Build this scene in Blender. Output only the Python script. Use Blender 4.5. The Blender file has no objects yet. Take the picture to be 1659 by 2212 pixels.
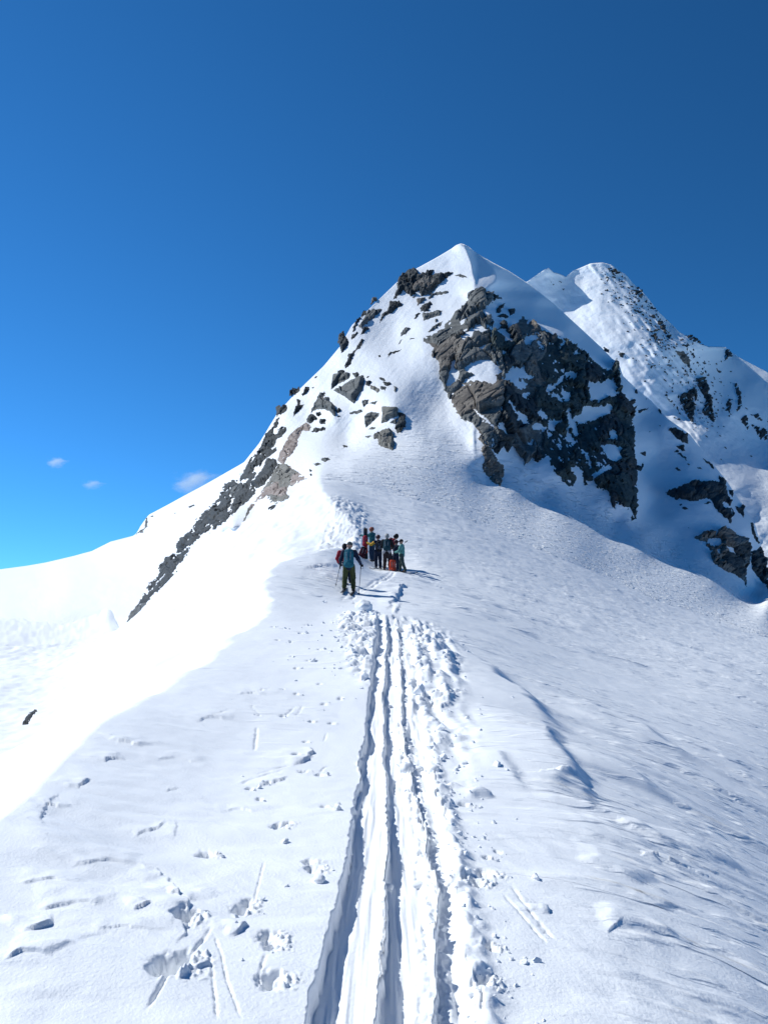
import bpy, bmesh, math, random
import numpy as np
from mathutils import Vector, Matrix

# ------------------------------------------------------------------ camera, sky, sun
SC = bpy.context.scene
COL = SC.collection
F, CX, CY = 1661.0, 829.5, 1106.0          # focal length and centre, in traced-picture units
cam_d = bpy.data.cameras.new('camera'); cam = bpy.data.objects.new('camera', cam_d); COL.objects.link(cam)
cam_d.sensor_fit = 'VERTICAL'; cam_d.angle = 2 * math.atan(CY / F)
cam_d.clip_start = 0.1; cam_d.clip_end = 20000
cam.location = (0, 0, 0); cam.rotation_euler = (math.radians(90), 0, 0)
SC.camera = cam

SUN_AZ, SUN_EL = math.radians(-62), math.radians(41)       # azimuth from +Y towards +X
world = bpy.data.worlds.new('World'); SC.world = world; world.use_nodes = True
wn = world.node_tree.nodes; wl = world.node_tree.links
bg = wn['Background']; bg.inputs['Strength'].default_value = 0.063
sky = wn.new('ShaderNodeTexSky'); sky.sky_type = 'NISHITA'; sky.sun_disc = False
sky.sun_elevation = SUN_EL; sky.sun_rotation = SUN_AZ
sky.altitude = 3000; sky.air_density = 1.0; sky.dust_density = 0.1; sky.ozone_density = 4.0
geo_w = wn.new('ShaderNodeTexCoord'); lift = wn.new('ShaderNodeVectorMath'); lift.operation = 'MULTIPLY_ADD'
lift.inputs[1].default_value = (1, 1, 1.05); lift.inputs[2].default_value = (0, 0, 0.235)      # seen from a high summit the clear sky reaches below eye level
nrm = wn.new('ShaderNodeVectorMath'); nrm.operation = 'NORMALIZE'
hs = wn.new('ShaderNodeHueSaturation'); hs.inputs['Saturation'].default_value = 1.15; hs.inputs['Hue'].default_value = 0.483
wl.new(geo_w.outputs['Generated'], lift.inputs[0]); wl.new(lift.outputs[0], nrm.inputs[0]); wl.new(nrm.outputs[0], sky.inputs[0])
wl.new(sky.outputs[0], hs.inputs['Color']); gm = wn.new('ShaderNodeGamma'); gm.inputs['Gamma'].default_value = 1.5
wl.new(hs.outputs[0], gm.inputs['Color']); wl.new(gm.outputs[0], bg.inputs[0])
sd = bpy.data.lights.new('sun', 'SUN'); sd.energy = 3.55; sd.angle = math.radians(0.53); sd.color = (0.985, 1.0, 0.975)
sun = bpy.data.objects.new('sun', sd); COL.objects.link(sun)
S_DIR = Vector((math.sin(SUN_AZ) * math.cos(SUN_EL), math.cos(SUN_AZ) * math.cos(SUN_EL), math.sin(SUN_EL)))
sun.rotation_euler = S_DIR.to_track_quat('Z', 'Y').to_euler(); sun.location = S_DIR * 300
SC.view_settings.view_transform = 'Standard'; SC.view_settings.look = 'None'
SC.view_settings.gamma = 1; SC.view_settings.use_curve_mapping = False; SC.view_settings.exposure = 0.28
SC.render.engine = 'CYCLES'; SC.cycles.max_bounces = 8; SC.cycles.diffuse_bounces = 7; SC.cycles.volume_bounces = 4

# ------------------------------------------------------------------ numeric helpers
def W(px, py, D):
    return np.stack([(px - CX) / F * D, D + 0 * px, -(py - CY) / F * D], -1)

def _hash(ix, iy, seed):
    h = (ix.astype(np.int64) * 374761393 + iy.astype(np.int64) * 668265263 + seed * 982451653) & 0x7fffffff
    h = ((h ^ (h >> 13)) * 1274126177) & 0x7fffffff
    h = ((h ^ (h >> 16)) * 1103515245 + 12345) & 0x7fffffff
    return (h ^ (h >> 15))

def perlin(x, y, seed=0):
    x0 = np.floor(x); y0 = np.floor(y); fx = x - x0; fy = y - y0
    u = fx * fx * fx * (fx * (fx * 6 - 15) + 10); v = fy * fy * fy * (fy * (fy * 6 - 15) + 10)
    def g(ix, iy, dx, dy):
        a = (_hash(ix, iy, seed) % 4096) * (2 * math.pi / 4096)
        return np.cos(a) * dx + np.sin(a) * dy
    a = g(x0, y0, fx, fy); b = g(x0 + 1, y0, fx - 1, fy); c = g(x0, y0 + 1, fx, fy - 1); d = g(x0 + 1, y0 + 1, fx - 1, fy - 1)
    return 1.5 * ((a * (1 - u) + b * u) * (1 - v) + (c * (1 - u) + d * u) * v)

def fbm(x, y, seed=0, oct=4, gain=0.5):
    s = 0; a = 1.0
    for i in range(oct):
        s = s + a * perlin(x * 2 ** i, y * 2 ** i, seed + 17 * i); a *= gain
    return s

def sstep(a, b, x):
    t = np.clip((x - a) / (b - a), 0, 1); return t * t * (3 - 2 * t)

class RBF:                                   # thin-plate spline through scattered points
    def __init__(self, xy, v, lam=1e-6):
        self.p = np.asarray(xy, float); n = len(self.p)
        K = self.k(self.p) + lam * np.eye(n)
        P = np.c_[np.ones(n), self.p]
        A = np.block([[K, P], [P.T, np.zeros((3, 3))]])
        self.w = np.linalg.solve(A, np.r_[np.asarray(v, float), 0, 0, 0])
    def k(self, q):
        d2 = ((q[:, None, :] - self.p[None]) ** 2).sum(-1) + 1e-12
        return 0.5 * d2 * np.log(d2)
    def __call__(self, x, y):
        x, y = np.broadcast_arrays(np.asarray(x, float), np.asarray(y, float)); sh = x.shape
        q = np.c_[x.ravel(), y.ravel()]; out = np.empty(len(q))
        for i in range(0, len(q), 20000):
            c = q[i:i + 20000]
            out[i:i + 20000] = self.k(c) @ self.w[:-3] + self.w[-3] + c @ self.w[-2:]
        return out.reshape(sh)

def smax(a, b, k):
    h = np.clip(0.5 + 0.5 * (a - b) / k, 0, 1); return b + (a - b) * h + k * h * (1 - h)
def smin(a, b, k): return -smax(-a, -b, k)

def poly_lin(pts):
    p = np.array(pts, float); return lambda x: np.interp(x, p[:, 0], p[:, 1])

# ------------------------------------------------------------------ object helpers
def link(o, parent=None):
    COL.objects.link(o)
    if parent is not None: o.parent = parent
    return o
def tag(o, label=None, cat=None, group=None, kind=None):
    if label: o['label'] = label
    if cat: o['category'] = cat
    if group: o['group'] = group
    if kind: o['kind'] = kind
    return o
def empty(name, loc, label, cat, group=None):
    o = bpy.data.objects.new(name, None); o.location = loc; o.empty_display_size = 0.2; link(o)
    return tag(o, label, cat, group)
def mesh_np(name, V, Q, mat, parent=None, smooth=True, origin=None):
    me = bpy.data.meshes.new(name); V = np.asarray(V, np.float64); Q = np.asarray(Q, np.int32)
    if origin is None: origin = (0, 0, 0)
    V = V - np.asarray(origin)
    n = Q.shape[1]
    me.vertices.add(len(V)); me.vertices.foreach_set('co', V.astype(np.float32).ravel())
    me.loops.add(Q.size); me.loops.foreach_set('vertex_index', Q.ravel())
    me.polygons.add(len(Q)); me.polygons.foreach_set('loop_start', np.arange(0, Q.size, n, dtype=np.int32))
    me.polygons.foreach_set('use_smooth', np.full(len(Q), smooth))
    me.update(calc_edges=True); me.materials.append(mat)
    o = bpy.data.objects.new(name, me); link(o, parent); o.location = origin
    return o
def grid_quads(nr, nc, flip=False):
    i = np.arange(nr * nc).reshape(nr, nc)
    q = np.stack([i[:-1, :-1], i[:-1, 1:], i[1:, 1:], i[1:, :-1]], -1).reshape(-1, 4)
    return q[:, ::-1] if flip else q

# ------------------------------------------------------------------ materials
def new_mat(name):
    m = bpy.data.materials.new(name); m.use_nodes = True
    return m, m.node_tree.nodes, m.node_tree.links, m.node_tree.nodes['Principled BSDF']

def snow_mat(name, fine, dist, crust=None):
    m, n, l, b = new_mat(name)
    geo = n.new('ShaderNodeNewGeometry')
    t1 = n.new('ShaderNodeTexNoise'); t1.inputs['Scale'].default_value = fine; t1.inputs['Detail'].default_value = 6
    t1.inputs['Roughness'].default_value = 0.65
    l.new(geo.outputs['Position'], t1.inputs['Vector'])
    bp = n.new('ShaderNodeBump'); bp.inputs['Strength'].default_value = 0.55; bp.inputs['Distance'].default_value = dist
    l.new(t1.outputs['Fac'], bp.inputs['Height']); l.new(bp.outputs[0], b.inputs['Normal'])
    if crust is not None:                        # wind crust: long thin scales with broken edges, set where the 'crust' attribute says
        last = bp; at = n.new('ShaderNodeAttribute'); at.attribute_name = 'crust'
        for k, (sx, sy, sz, lo, hi, amp) in enumerate(crust):
            wv = n.new('ShaderNodeTexNoise'); wv.inputs['Scale'].default_value = sx * 1.4; wv.inputs['Detail'].default_value = 2; l.new(geo.outputs['Position'], wv.inputs['Vector'])
            ad = n.new('ShaderNodeVectorMath'); ad.operation = 'MULTIPLY_ADD'; ad.inputs[1].default_value = (.35 / sx, .35 / sx, .0); l.new(wv.outputs['Color'], ad.inputs[0]); l.new(geo.outputs['Position'], ad.inputs[2])
            mp = n.new('ShaderNodeMapping'); mp.inputs['Rotation'].default_value = (0, 0, .20); mp.inputs['Scale'].default_value = (sx, sy, sz); mp.inputs['Location'].default_value = (3.1 * k, 1.7 * k, 0); l.new(ad.outputs[0], mp.inputs[0])
            t = n.new('ShaderNodeTexNoise'); t.inputs['Scale'].default_value = 1; t.inputs['Detail'].default_value = 3.5; t.inputs['Roughness'].default_value = .55; l.new(mp.outputs[0], t.inputs['Vector'])
            mr = n.new('ShaderNodeMapRange'); mr.interpolation_type = 'SMOOTHSTEP'; mr.inputs[1].default_value = lo; mr.inputs[2].default_value = hi; l.new(t.outputs['Fac'], mr.inputs[0])
            mm = n.new('ShaderNodeMath'); mm.operation = 'MULTIPLY'; l.new(mr.outputs[0], mm.inputs[0]); l.new(at.outputs['Fac'], mm.inputs[1])
            b2 = n.new('ShaderNodeBump'); b2.inputs['Strength'].default_value = 1.0; b2.inputs['Distance'].default_value = amp; l.new(mm.outputs[0], b2.inputs['Height']); l.new(last.outputs[0], b2.inputs['Normal']); last = b2
        l.new(last.outputs[0], b.inputs['Normal'])
    t2 = n.new('ShaderNodeTexNoise'); t2.inputs['Scale'].default_value = fine * 0.03; t2.inputs['Detail'].default_value = 3
    l.new(geo.outputs['Position'], t2.inputs['Vector'])
    r = n.new('ShaderNodeValToRGB'); r.color_ramp.elements[0].color = (0.91, 0.925, 0.935, 1); r.color_ramp.elements[1].color = (0.945, 0.955, 0.96, 1)
    l.new(t2.outputs['Fac'], r.inputs['Fac']); l.new(r.outputs[0], b.inputs['Base Color'])
    b.inputs['Roughness'].default_value = 0.6; b.inputs['Specular IOR Level'].default_value = 0.25
    return m
SNOW_NEAR = snow_mat('trodden_snow', 60.0, 0.010, [(1.25, 5.2, 3.0, .53, .61, .009), (.45, 1.9, 1.2, .54, .61, .024)])
SNOW_FAR = snow_mat('mountain_snow', 2.2, 0.22, [(.30, .9, 1.8, .54, .60, .12)])
SNOW_DIST = snow_mat('distant_snow', 0.35, 1.2)

# ------------------------------------------------------------------ near ridge: top surface T and left flank L
crest = [(-400, 1.65, 2.0, 'h'), (0, 1760, 4.3), (100, 1668, 5.5), (200, 1572, 7.2), (300, 1512, 9.0), (420, 1442, 11.7),
         (510, 1372, 16), (588, 1310, 21.2), (572, 1262, 26), (600, 1216, 30), (680, 1190, 32), (742, 1184, 34), (765, 1195, 39),
         (768, 1150, 46), (724, 1092, 52), (690, 1038, 62), (690, 1000, 75)]
cr = []
for c in crest:
    if len(c) == 4: cr.append(((c[0] - CX) / F * c[2], c[2], -c[1]))
    else: cr.append(((c[0] - CX) / F * c[2], c[2], -(c[1] - CY) / F * c[2]))
cr = np.array(cr)
_cy = np.linspace(2, 75, 160); _cx = np.interp(_cy, cr[:, 1], cr[:, 0]); _cz = np.interp(_cy, cr[:, 1], cr[:, 2])

def key(X, Y):  return np.c_[X / Y * F / 420.0, np.log(Y) * 1.5]
def qv(Y, Z):   return (Z + 1.7) / Y
T_pts = []                                    # (X, Y, Z)
def tp(px, D, h): T_pts.append(((px - CX) / F * D, D, -h))
def tq(px, py, D): T_pts.append(((px - CX) / F * D, D, -(py - CY) / F * D))
for px, D, h in [(829, 1.2, 1.64), (-300, 1.2, 1.62), (1900, 1.2, 1.75), (829, 2.5, 1.665), (400, 2.45, 1.64), (0, 2.4, 1.62), (1250, 2.55, 1.70), (1659, 2.85, 1.95), (2100, 2.9, 2.4),
                 (820, 4.6, 1.92), (800, 8, 2.36), (820, 12.7, 2.60), (825, 20.8, 2.80), (700, 20, 2.78), (755, 27.7, 2.93), (660, 28, 2.45),
                 (860, 34, 2.85), (790, 36, 2.66), (800, 41, 2.68), (845, 37.5, 2.86), (868, 39, 3.06), (815, 40, 2.93), (800, 46, 1.7), (870, 46, 2.3), (300, 4.5, 1.86), (500, 7.6, 2.24), (640, 12.7, 2.52),
                 (1200, 4.9, 2.06), (1659, 6.2, 2.98), (1300, 8.2, 2.74), (1080, 13, 3.05), (950, 19, 3.15), (1659, 11.5, 4.35), (1400, 18, 4.75),
                 (1200, 24, 4.6), (1000, 27.7, 3.6), (1659, 28, 7.2), (1659, 45, 9.0), (1400, 42, 6.9), (1200, 45, 5.1), (1000, 43, 3.5), (905, 44, 2.75),
                 (2100, 12, 6.2), (2100, 40, 12.5), (2100, 90, 14)]: tp(px, D, h)
T_far = [(1659, 1300, 92), (1400, 1230, 82), (1200, 1150, 76), (1000, 1100, 68), (900, 1100, 60), (800, 1100, 56), (800, 1022, 70), (900, 978, 88), (1000, 958, 97), (1060, 1045, 90)]
for a in T_far: tq(*a)
for X, Y, Z in cr:
    T_pts.append((X, Y, Z))
for X, Y, Z in cr[1::2]:
    T_pts.append((X - 0.35 * Y ** 0.7, Y, Z - 0.02 * Y ** 0.7))
T_pts = np.array(T_pts)
T_rbf = RBF(key(T_pts[:, 0], T_pts[:, 1]), qv(T_pts[:, 1], T_pts[:, 2]), 1e-4)

L_pts = [tuple(p) for p in cr[1:]]
for X, Y, Z in cr[1:-1]:
    s = 0.30 * Y ** 0.6
    L_pts.append((X + s, Y, Z + 0.62 * s))
for px, py, D in [(100, 1600, 27), (0, 1690, 10), (-300, 1900, 6.5), (-300, 1600, 28), (100, 1500, 45), (300, 1450, 22), (300, 1380, 45), (450, 1400, 19.5), (450, 1350, 35),
                  (550, 1280, 38), (620, 1200, 43), (650, 1150, 50), (600, 1100, 60), (450, 1250, 52), (400, 1200, 70), (275, 1345, 75), (300, 1300, 88), (0, 1350, 90), (0, 1480, 48),
                  (-300, 1500, 55), (-300, 1350, 100), (0, 1280, 150), (-300, 1270, 160), (200, 1260, 150)]:
    L_pts.append(((px - CX) / F * D, D, -(py - CY) / F * D))
L_pts = np.array(L_pts)
L_rbf = RBF(key(L_pts[:, 0], L_pts[:, 1]), qv(L_pts[:, 1], L_pts[:, 2]), 1e-4)

def near_base(X, Y):
    k = key(X.ravel(), Y.ravel())
    t = T_rbf(k[:, 0], k[:, 1]) * Y.ravel() - 1.7
    l_ = L_rbf(k[:, 0], k[:, 1]) * Y.ravel() - 1.7
    l_ = l_ + .022 * Y.ravel() ** .5 * fbm(X.ravel() * .55, Y.ravel() * .5, 88, 3)
    kk = 0.012 * Y.ravel() ** 0.6
    z = smin(t, l_, kk)
    return z.reshape(X.shape), (t - l_).reshape(X.shape)

_hitc = {}
def hit(px, py, lo=1.6, hi=70.0):
    """ground point of the near ridge seen in direction (px, py)"""
    D = np.exp(np.linspace(math.log(lo), math.log(hi), 500)); X = (px - CX) / F * D
    z, _ = near_base(X, D); p = CY - z / D * F
    i = np.argmax(p <= py)
    if p[i] > py: i = len(D) - 1
    j = max(i - 1, 0); t = 0 if p[j] == p[i] else (p[j] - py) / (p[j] - p[i])
    d = D[j] + (D[i] - D[j]) * t
    return (px - CX) / F * d, d, -(py - CY) / F * d
# ------------------------------------------------------------------ relief of the near snow: tracks, sastrugi, footprints
def track_line(pts):
    P = np.array([hit(*p)[:2] for p in pts]); return P
def curve_x(P, Y):  return np.interp(Y, P[:, 1], P[:, 0])

TRK = []                                            # lanes: (left edge curve, depth, floor width)
def lane(pts):
    a = np.array(pts, float)                        # (Y, X)
    return lambda Y: np.interp(Y, a[:, 0], a[:, 1])
lane_l = lane([(1.2, -.27), (2.5, -.255), (3.3, -.222), (4.6, -.195), (8, -.20), (10.6, -.215), (15.5, -.16), (20, -.20), (24, -.20)])
lane_m = lane([(1.2, -.03), (2.5, -.032), (3.3, .005), (4.6, .012), (8, -.01), (10.6, -.012), (15.5, .06), (20, .05), (24, .06)])
lane_r = lane([(1.2, .15), (2.5, .165), (3.3, .235), (4.6, .25), (6, .215), (8, .21), (10.6, .22), (15.5, .30), (20, .33), (24, .33)])
lane_e = lane([(1.2, .30), (2.5, .31), (3.3, .34), (4.6, .38), (8, .44), (10.6, .50), (15.5, .62), (20, .66), (24, .66)])

foot = []                                           # footprints: x, y, radius, depth
for px, py, r in [(600, 1785, 1.2), (622, 1780, .8), (440, 1838, 1.0), (452, 1842, .8), (675, 1878, 1.1), (668, 1862, .9), (520, 1965, 1.1), (535, 1950, .8), (578, 2028, 1.1),
                  (590, 2045, .9), (585, 2120, 1.2), (372, 2085, 1.7), (350, 2095, 1.3), (395, 2070, 1.2), (398, 1985, 1.3), (990, 1902, 1.3), (1045, 1885, 1.3), (1030, 1905, 1.1),
                  (1040, 2120, 1.0), (1055, 2045, .8), (975, 1895, 1.0), (960, 1700, 1.0), (1000, 1735, 1.0), (1050, 1850, .6), (1075, 1838, .6), (700, 1740, .7), (655, 1665, 1.0),
                  (690, 1672, .9), (540, 1700, .8), (560, 1722, .7), (580, 1690, .6), (640, 1630, 1.0), (610, 1545, .8), (700, 1520, .8), (735, 1512, .8), (672, 1556, .8), (560, 1545, .5),
                  (640, 1500, .7), (715, 1560, .8), (660, 1600, .7), (610, 1490, .6), (690, 1480, .7), (640, 1445, .7), (665, 1430, .6), (600, 1385, .7), (625, 1390, .7), (650, 1370, .7),
                  (630, 1420, .6), (690, 1408, .7), (610, 1360, .6), (590, 1355, .7), (660, 1350, .6), (700, 1300, .5), (740, 1300, .6), (765, 1305, .7), (735, 1310, .6), (800, 1310, .9)]:
    x, y, z = hit(px, py); foot.append((x, y, 0.030 * r * max(1, (y / 6.0)) ** 0.55, 0.044 * r * max(1, y / 7) ** 0.65))
grooves = []                                        # thin cuts: polyline in world xy, half width, depth
def groove(pts, w, d):
    k = .6 if w < .013 else (.42 if w < .04 else .9); grooves.append((np.array([hit(*p)[:2] for p in pts]), w * k, d * k * .8))
groove([(572, 1855), (560, 1905), (545, 1965)], .006, .02); groove([(460, 2000), (420, 2055), (372, 2100), (310, 2190)], .012, .035)
groove([(575, 2060), (555, 2130)], .010, .025); groove([(556, 1565), (550, 1620)], .03, .05); groove([(640, 1520), (612, 1550)], .035, .04)
groove([(655, 1520), (640, 1545)], .03, .03); groove([(706, 1580), (700, 1600)], .02, .03); groove([(568, 1545), (545, 1530), (548, 1520)], .03, .03)
groove([(460, 2010), (478, 2060), (490, 2120), (525, 2212)], .007, .022); groove([(452, 2050), (460, 2110), (470, 2212)], .008, .02)
groove([(620, 1660), (580, 1668), (540, 1680), (520, 1690)], .035, .04); groove([(630, 1652), (590, 1660), (552, 1668)], .03, .04)
groove([(720, 1650), (700, 1655), (690, 1668)], .02, .03)
groove([(1042, 2130), (1040, 2190)], .006, .02)
groove([(1100, 1905), (1130, 1950), (1160, 1985), (1200, 2030)], .012, .02); groove([(1080, 1925), (1150, 2000), (1180, 2035)], .010, .018); groove([(1160, 1985), (1175, 2010), (1172, 2020)], .012, .02)
for off in (0, 14):                                 # the pair of ski tracks leading from the nearer skier to the group
    groove([(755 + off, 1284), (792 + off, 1268), (825 + off, 1250), (850 + off, 1236)], .07, .09)
groove([(738, 1297), (747, 1288)], .06, .08); groove([(757, 1297), (767, 1288)], .06, .08)
groove([(870, 1243), (930, 1262), (1000, 1290)], .05, .05)
# steps of wind crust: polylines whose near side breaks down (shadowed lip towards the right)
ledges = []
def ledge(pts, h, w): ledges.append((np.array([hit(*p)[:2] for p in pts]), h, w))
ledge([(247, 1602), (272, 1601), (305, 1612)], .045, .10); ledge([(222, 1645), (245, 1637), (272, 1638)], .035, .09); ledge([(165, 1705), (185, 1695), (202, 1684)], .035, .08)
ledge([(100, 1790), (92, 1765), (100, 1740), (120, 1725), (135, 1712)], .025, .07); ledge([(100, 1735), (120, 1737), (132, 1742)], .02, .04)
ledge([(345, 1880), (372, 1905), (386, 1930), (405, 1960), (412, 1985), (405, 2020), (380, 2045)], .045, .12); ledge([(300, 1870), (345, 1882), (362, 1902)], .02, .08)
ledge([(285, 1975), (310, 1970), (330, 1962)], .022, .05); ledge([(50, 2015), (80, 2005), (110, 1990), (125, 1975)], .05, .12); ledge([(505, 2025), (525, 2015), (545, 2000)], .035, .07)
ledge([(150, 1870), (230, 1862), (300, 1872)], .02, .10); ledge([(20, 1905), (110, 1900), (190, 1912)], .018, .08); ledge([(60, 1960), (160, 1952), (240, 1965)], .02, .09); ledge([(10, 2075), (70, 2068), (110, 2080)], .03, .1); ledge([(470, 1752), (520, 1742), (560, 1752)], .02, .08); ledge([(420, 1560), (455, 1548), (492, 1556)], .03, .15); ledge([(505, 1500), (545, 1494), (572, 1502)], .03, .15); ledge([(330, 1640), (380, 1632), (430, 1645)], .02, .12)
ledge([(355, 1940), (390, 1940), (410, 1955)], .03, .06)
ledge([(290, 1805), (315, 1795), (345, 1790), (362, 1772)], .018, .05); ledge([(375, 1812), (383, 1790), (378, 1770)], .012, .04); ledge([(355, 1710), (375, 1702), (390, 1698)], .015, .05)
ledge([(640, 1655), (665, 1640), (680, 1622), (668, 1612)], .06, .18); ledge([(545, 1697), (590, 1690), (630, 1672)], .03, .1)
ledge([(960, 1690), (1000, 1700), (1045, 1712), (1080, 1722)], .09, .16)
ledge([(1380, 1840), (1410, 1850), (1430, 1870)], .05, .12); ledge([(1180, 1955), (1190, 1975)], .03, .05)
ledge([(870, 1300), (850, 1330), (850, 1300)], .1, .3); ledge([(835, 1320), (860, 1290), (870, 1272), (885, 1265)], .2, .4)
ledge([(690, 1245), (720, 1250), (742, 1260)], .12, .3); ledge([(650, 1232), (700, 1222), (745, 1225)], .10, .3)

drifts = []
def drift(pts, h, w): drifts.append((np.array([hit(*p)[:2] for p in pts]), h, w))
drift([(1150, 1560), (1168, 1600), (1188, 1640), (1205, 1690), (1230, 1745)], .16, .34); drift([(1215, 1690), (1240, 1700), (1268, 1732)], .06, .16)
drift([(1020, 1420), (1060, 1465), (1110, 1520), (1150, 1565), (1185, 1600)], .26, .75); drift([(960, 1375), (1000, 1415), (1040, 1460)], .12, .5); drift([(930, 1370), (950, 1410), (962, 1460), (975, 1500), (988, 1555)], .09, .22)
drift([(1290, 1640), (1340, 1670), (1400, 1720)], .08, .3); drift([(1330, 1540), (1400, 1590), (1480, 1650)], .10, .5); drift([(1480, 1800), (1540, 1840), (1600, 1890)], .05, .2); drift([(1060, 1640), (1090, 1680), (1110, 1720)], .04, .15)
drift([(1250, 1850), (1330, 1875), (1400, 1910)], .03, .15); drift([(1300, 1960), (1390, 1990), (1450, 2030)], .03, .14)
def seg_dist(X, Y, P, side=False):
    best = np.full(X.shape, 1e9); sgn = np.zeros(X.shape); tt = np.zeros(X.shape); n = len(P) - 1
    for i in range(n):
        a, b = P[i], P[i + 1]; d = b - a; L2 = (d ** 2).sum() + 1e-12
        t = np.clip(((X - a[0]) * d[0] + (Y - a[1]) * d[1]) / L2, 0, 1)
        dx = X - a[0] - t * d[0]; dy = Y - a[1] - t * d[1]; dd = np.hypot(dx, dy)
        m = dd < best; best = np.where(m, dd, best); tt = np.where(m, (i + t) / n, tt)
        sgn = np.where(m, np.sign(d[0] * dy - d[1] * dx), sgn)
    return (best, sgn, tt)

def local(X, Y, P, r):
    return (X > P[:, 0].min() - r) & (X < P[:, 0].max() + r) & (Y > P[:, 1].min() - r) & (Y < P[:, 1].max() + r)

def near_detail(X, Y, flank):
    """vertical relief in metres; flank = how far on the left flank the point lies"""
    top = sstep(0.0, -0.25, flank)                     # 1 on the ridge top side
    d = 0.010 * fbm(X * 1.1, Y * 0.7, 3, 4) + 0.03 * perlin(X * .35, Y * .22, 5) * np.minimum(1, Y / 6)
    far = np.clip(Y / 14.0, 0.25, 2.2)
    right = sstep(0.5, 2.2, X + 0.05 * Y - 0.3) * top
    # wind crust: long thin plates across the ridge, steep on their lee (right/near) edges
    wx = X + 0.25 * perlin(X * .8, Y * .8, 91); wy = Y + 0.22 * X + 0.18 * perlin(X * 1.3, Y * 1.3, 92)
    n1 = perlin(wx / 1.3, wy / .20, 11) + 0.4 * perlin(wx / .6, wy / .11, 12)
    n2 = perlin(wx / 4.2, wy / .75, 13) + 0.3 * perlin(wx / 2.1, wy / .42, 14)
    n3 = perlin(wx / 10.0, wy / 2.4, 15) + 0.35 * perlin(wx / 4.5, wy / 1.3, 16)
    plates = 0.020 * sstep(0.04, 0.30, n1) * sstep(8, 4, Y) + 0.042 * sstep(0.04, 0.36, n2) * sstep(2.5, 6, Y) * sstep(26, 12, Y) + 0.10 * sstep(0.06, 0.42, n3) * sstep(14, 34, Y) + .03 * fbm(wx * 1.1, wy * 2.2, 18, 3) * sstep(20, 40, Y)
    d = d + top * 0.006 * fbm(wx / .35, wy / .16, 19, 3) * sstep(9, 5, Y)
    d = d + right * (plates + 0.008 * n1 * sstep(8, 4, Y) + 0.02 * n2 * sstep(3, 10, Y))
    left = top * (1 - right)
    d = d + left * (0.5 * plates * sstep(0.0, 0.5, perlin(X * .5, Y * .25, 41) + 0.2) + 0.006 * n1) * sstep(-.3, -.9, X + .12) * sstep(30, 4, Y) * 0.8
    d = d + left * sstep(22, 26, Y) * (0.05 * sstep(.1, .4, perlin(wx / 4.0, wy / 1.3, 61) + .3 * perlin(wx / 2.0, wy / .8, 62)))
    # soft drifts on the left part of the top
    d = d + left * sstep(8, 3, Y) * 0.035 * perlin(X * .8, Y * 2.6 + X * .5, 77) * sstep(-.4, -1.2, X)
    # skinned track
    e1 = 0.010 * perlin(Y * 9, X * 0 + .5, 21) + 0.024 * perlin(Y * 1.6, X * 0 + 4.5, 22) + .02 * perlin(Y * .5, X * 0 + 6.5, 20) + .006 * perlin(Y * 30, X * 0 + 2.5, 29)
    xl = lane_l(Y) + e1; xm = lane_m(Y) + 0.010 * perlin(Y * 12, X * 0 + 7.5, 23) + .022 * perlin(Y * 1.4, X * 0 + 1.5, 24) + .006 * perlin(Y * 34, X * 0 + 3.5, 28)
    xr = lane_r(Y) + 0.013 * perlin(Y * 10, X * 0 + 9.5, 25) + .03 * perlin(Y * 1.9, X * 0 + 3.5, 26); xe = lane_e(Y) + 0.03 * perlin(Y * 5, X * 0 + 2.5, 27)
    on = sstep(21.5, 19.5, Y) * (Y > 0)
    dep = np.interp(Y, [1, 3, 5, 8, 12, 20], [.085, .08, .095, .12, .13, .15]); w = np.interp(Y, [1, 4, 12, 20], [.012, .014, .03, .05])
    def saw(x0, x1, dp, lift):
        u = np.clip((X - x0) / np.maximum(x1 - x0, .02), 0, 1)
        return np.where((X > x0) & (X < x1 + w), -dp * sstep(x0, x0 + w, X) * (1 - lift * u ** 2.2), 0)
    dep = dep * (.85 + .45 * perlin(Y * 1.1, X * 0 + 8.5, 35))
    t = saw(xl, xm - w, dep, .38) 
    t = np.where(X > xm - w, -dep * .25, t); t = np.where(X > xm, np.minimum(saw(xm, xr, dep * 1.05, .5), -dep * .15), t)
    t = np.where(X > xr, np.minimum(saw(xr, xe, dep * .75, 1.0), 0), t); t = np.where(X > xe, 0, t)
    floor_n = 0.017 * perlin(X * 26 + .4 * perlin(Y * 2, X * 3, 36), Y * 1.2, 31) + 0.006 * perlin(X * 60, Y * 2.5, 32)
    t = t + np.where((X > xl) & (X < xe), floor_n * np.minimum(1, Y / 2), 0)
    berm = 0.035 * np.exp(-((X - xe - .03) / .05) ** 2) * (0.5 + np.clip(perlin(X * 14, Y * 9, 33) + .3, 0, 1)) + 0.02 * np.exp(-((X - xr + .02) / .025) ** 2) * np.clip(.4 + perlin(X * 22, Y * 11, 34), 0, 1.2)
    d = np.where((X > xl) & (X < xe), d * (1 - on), d) + (t + berm) * on * np.where(X > xl, 1, 0)
    # churned snow beside and above the track
    def lump(s, sd):
        a = perlin(X * s, Y * s, sd); b = perlin(X * s * 2.1, Y * s * 2.1, sd + 1); c = perlin(X * s * 4.3, Y * s * 4.3, sd + 2)
        return np.clip(np.abs(a) * 1.5 - .2, 0, 1) + .55 * np.clip(np.abs(b) * 1.5 - .2, 0, 1) + .25 * np.abs(c)
    zone1 = sstep(10, 13, Y) * sstep(23, 21, Y) * sstep(xl - 1.25 + .1 * np.abs(Y - 20), xl - .9 + .1 * np.abs(Y - 20), X) * (X < xl)
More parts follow.
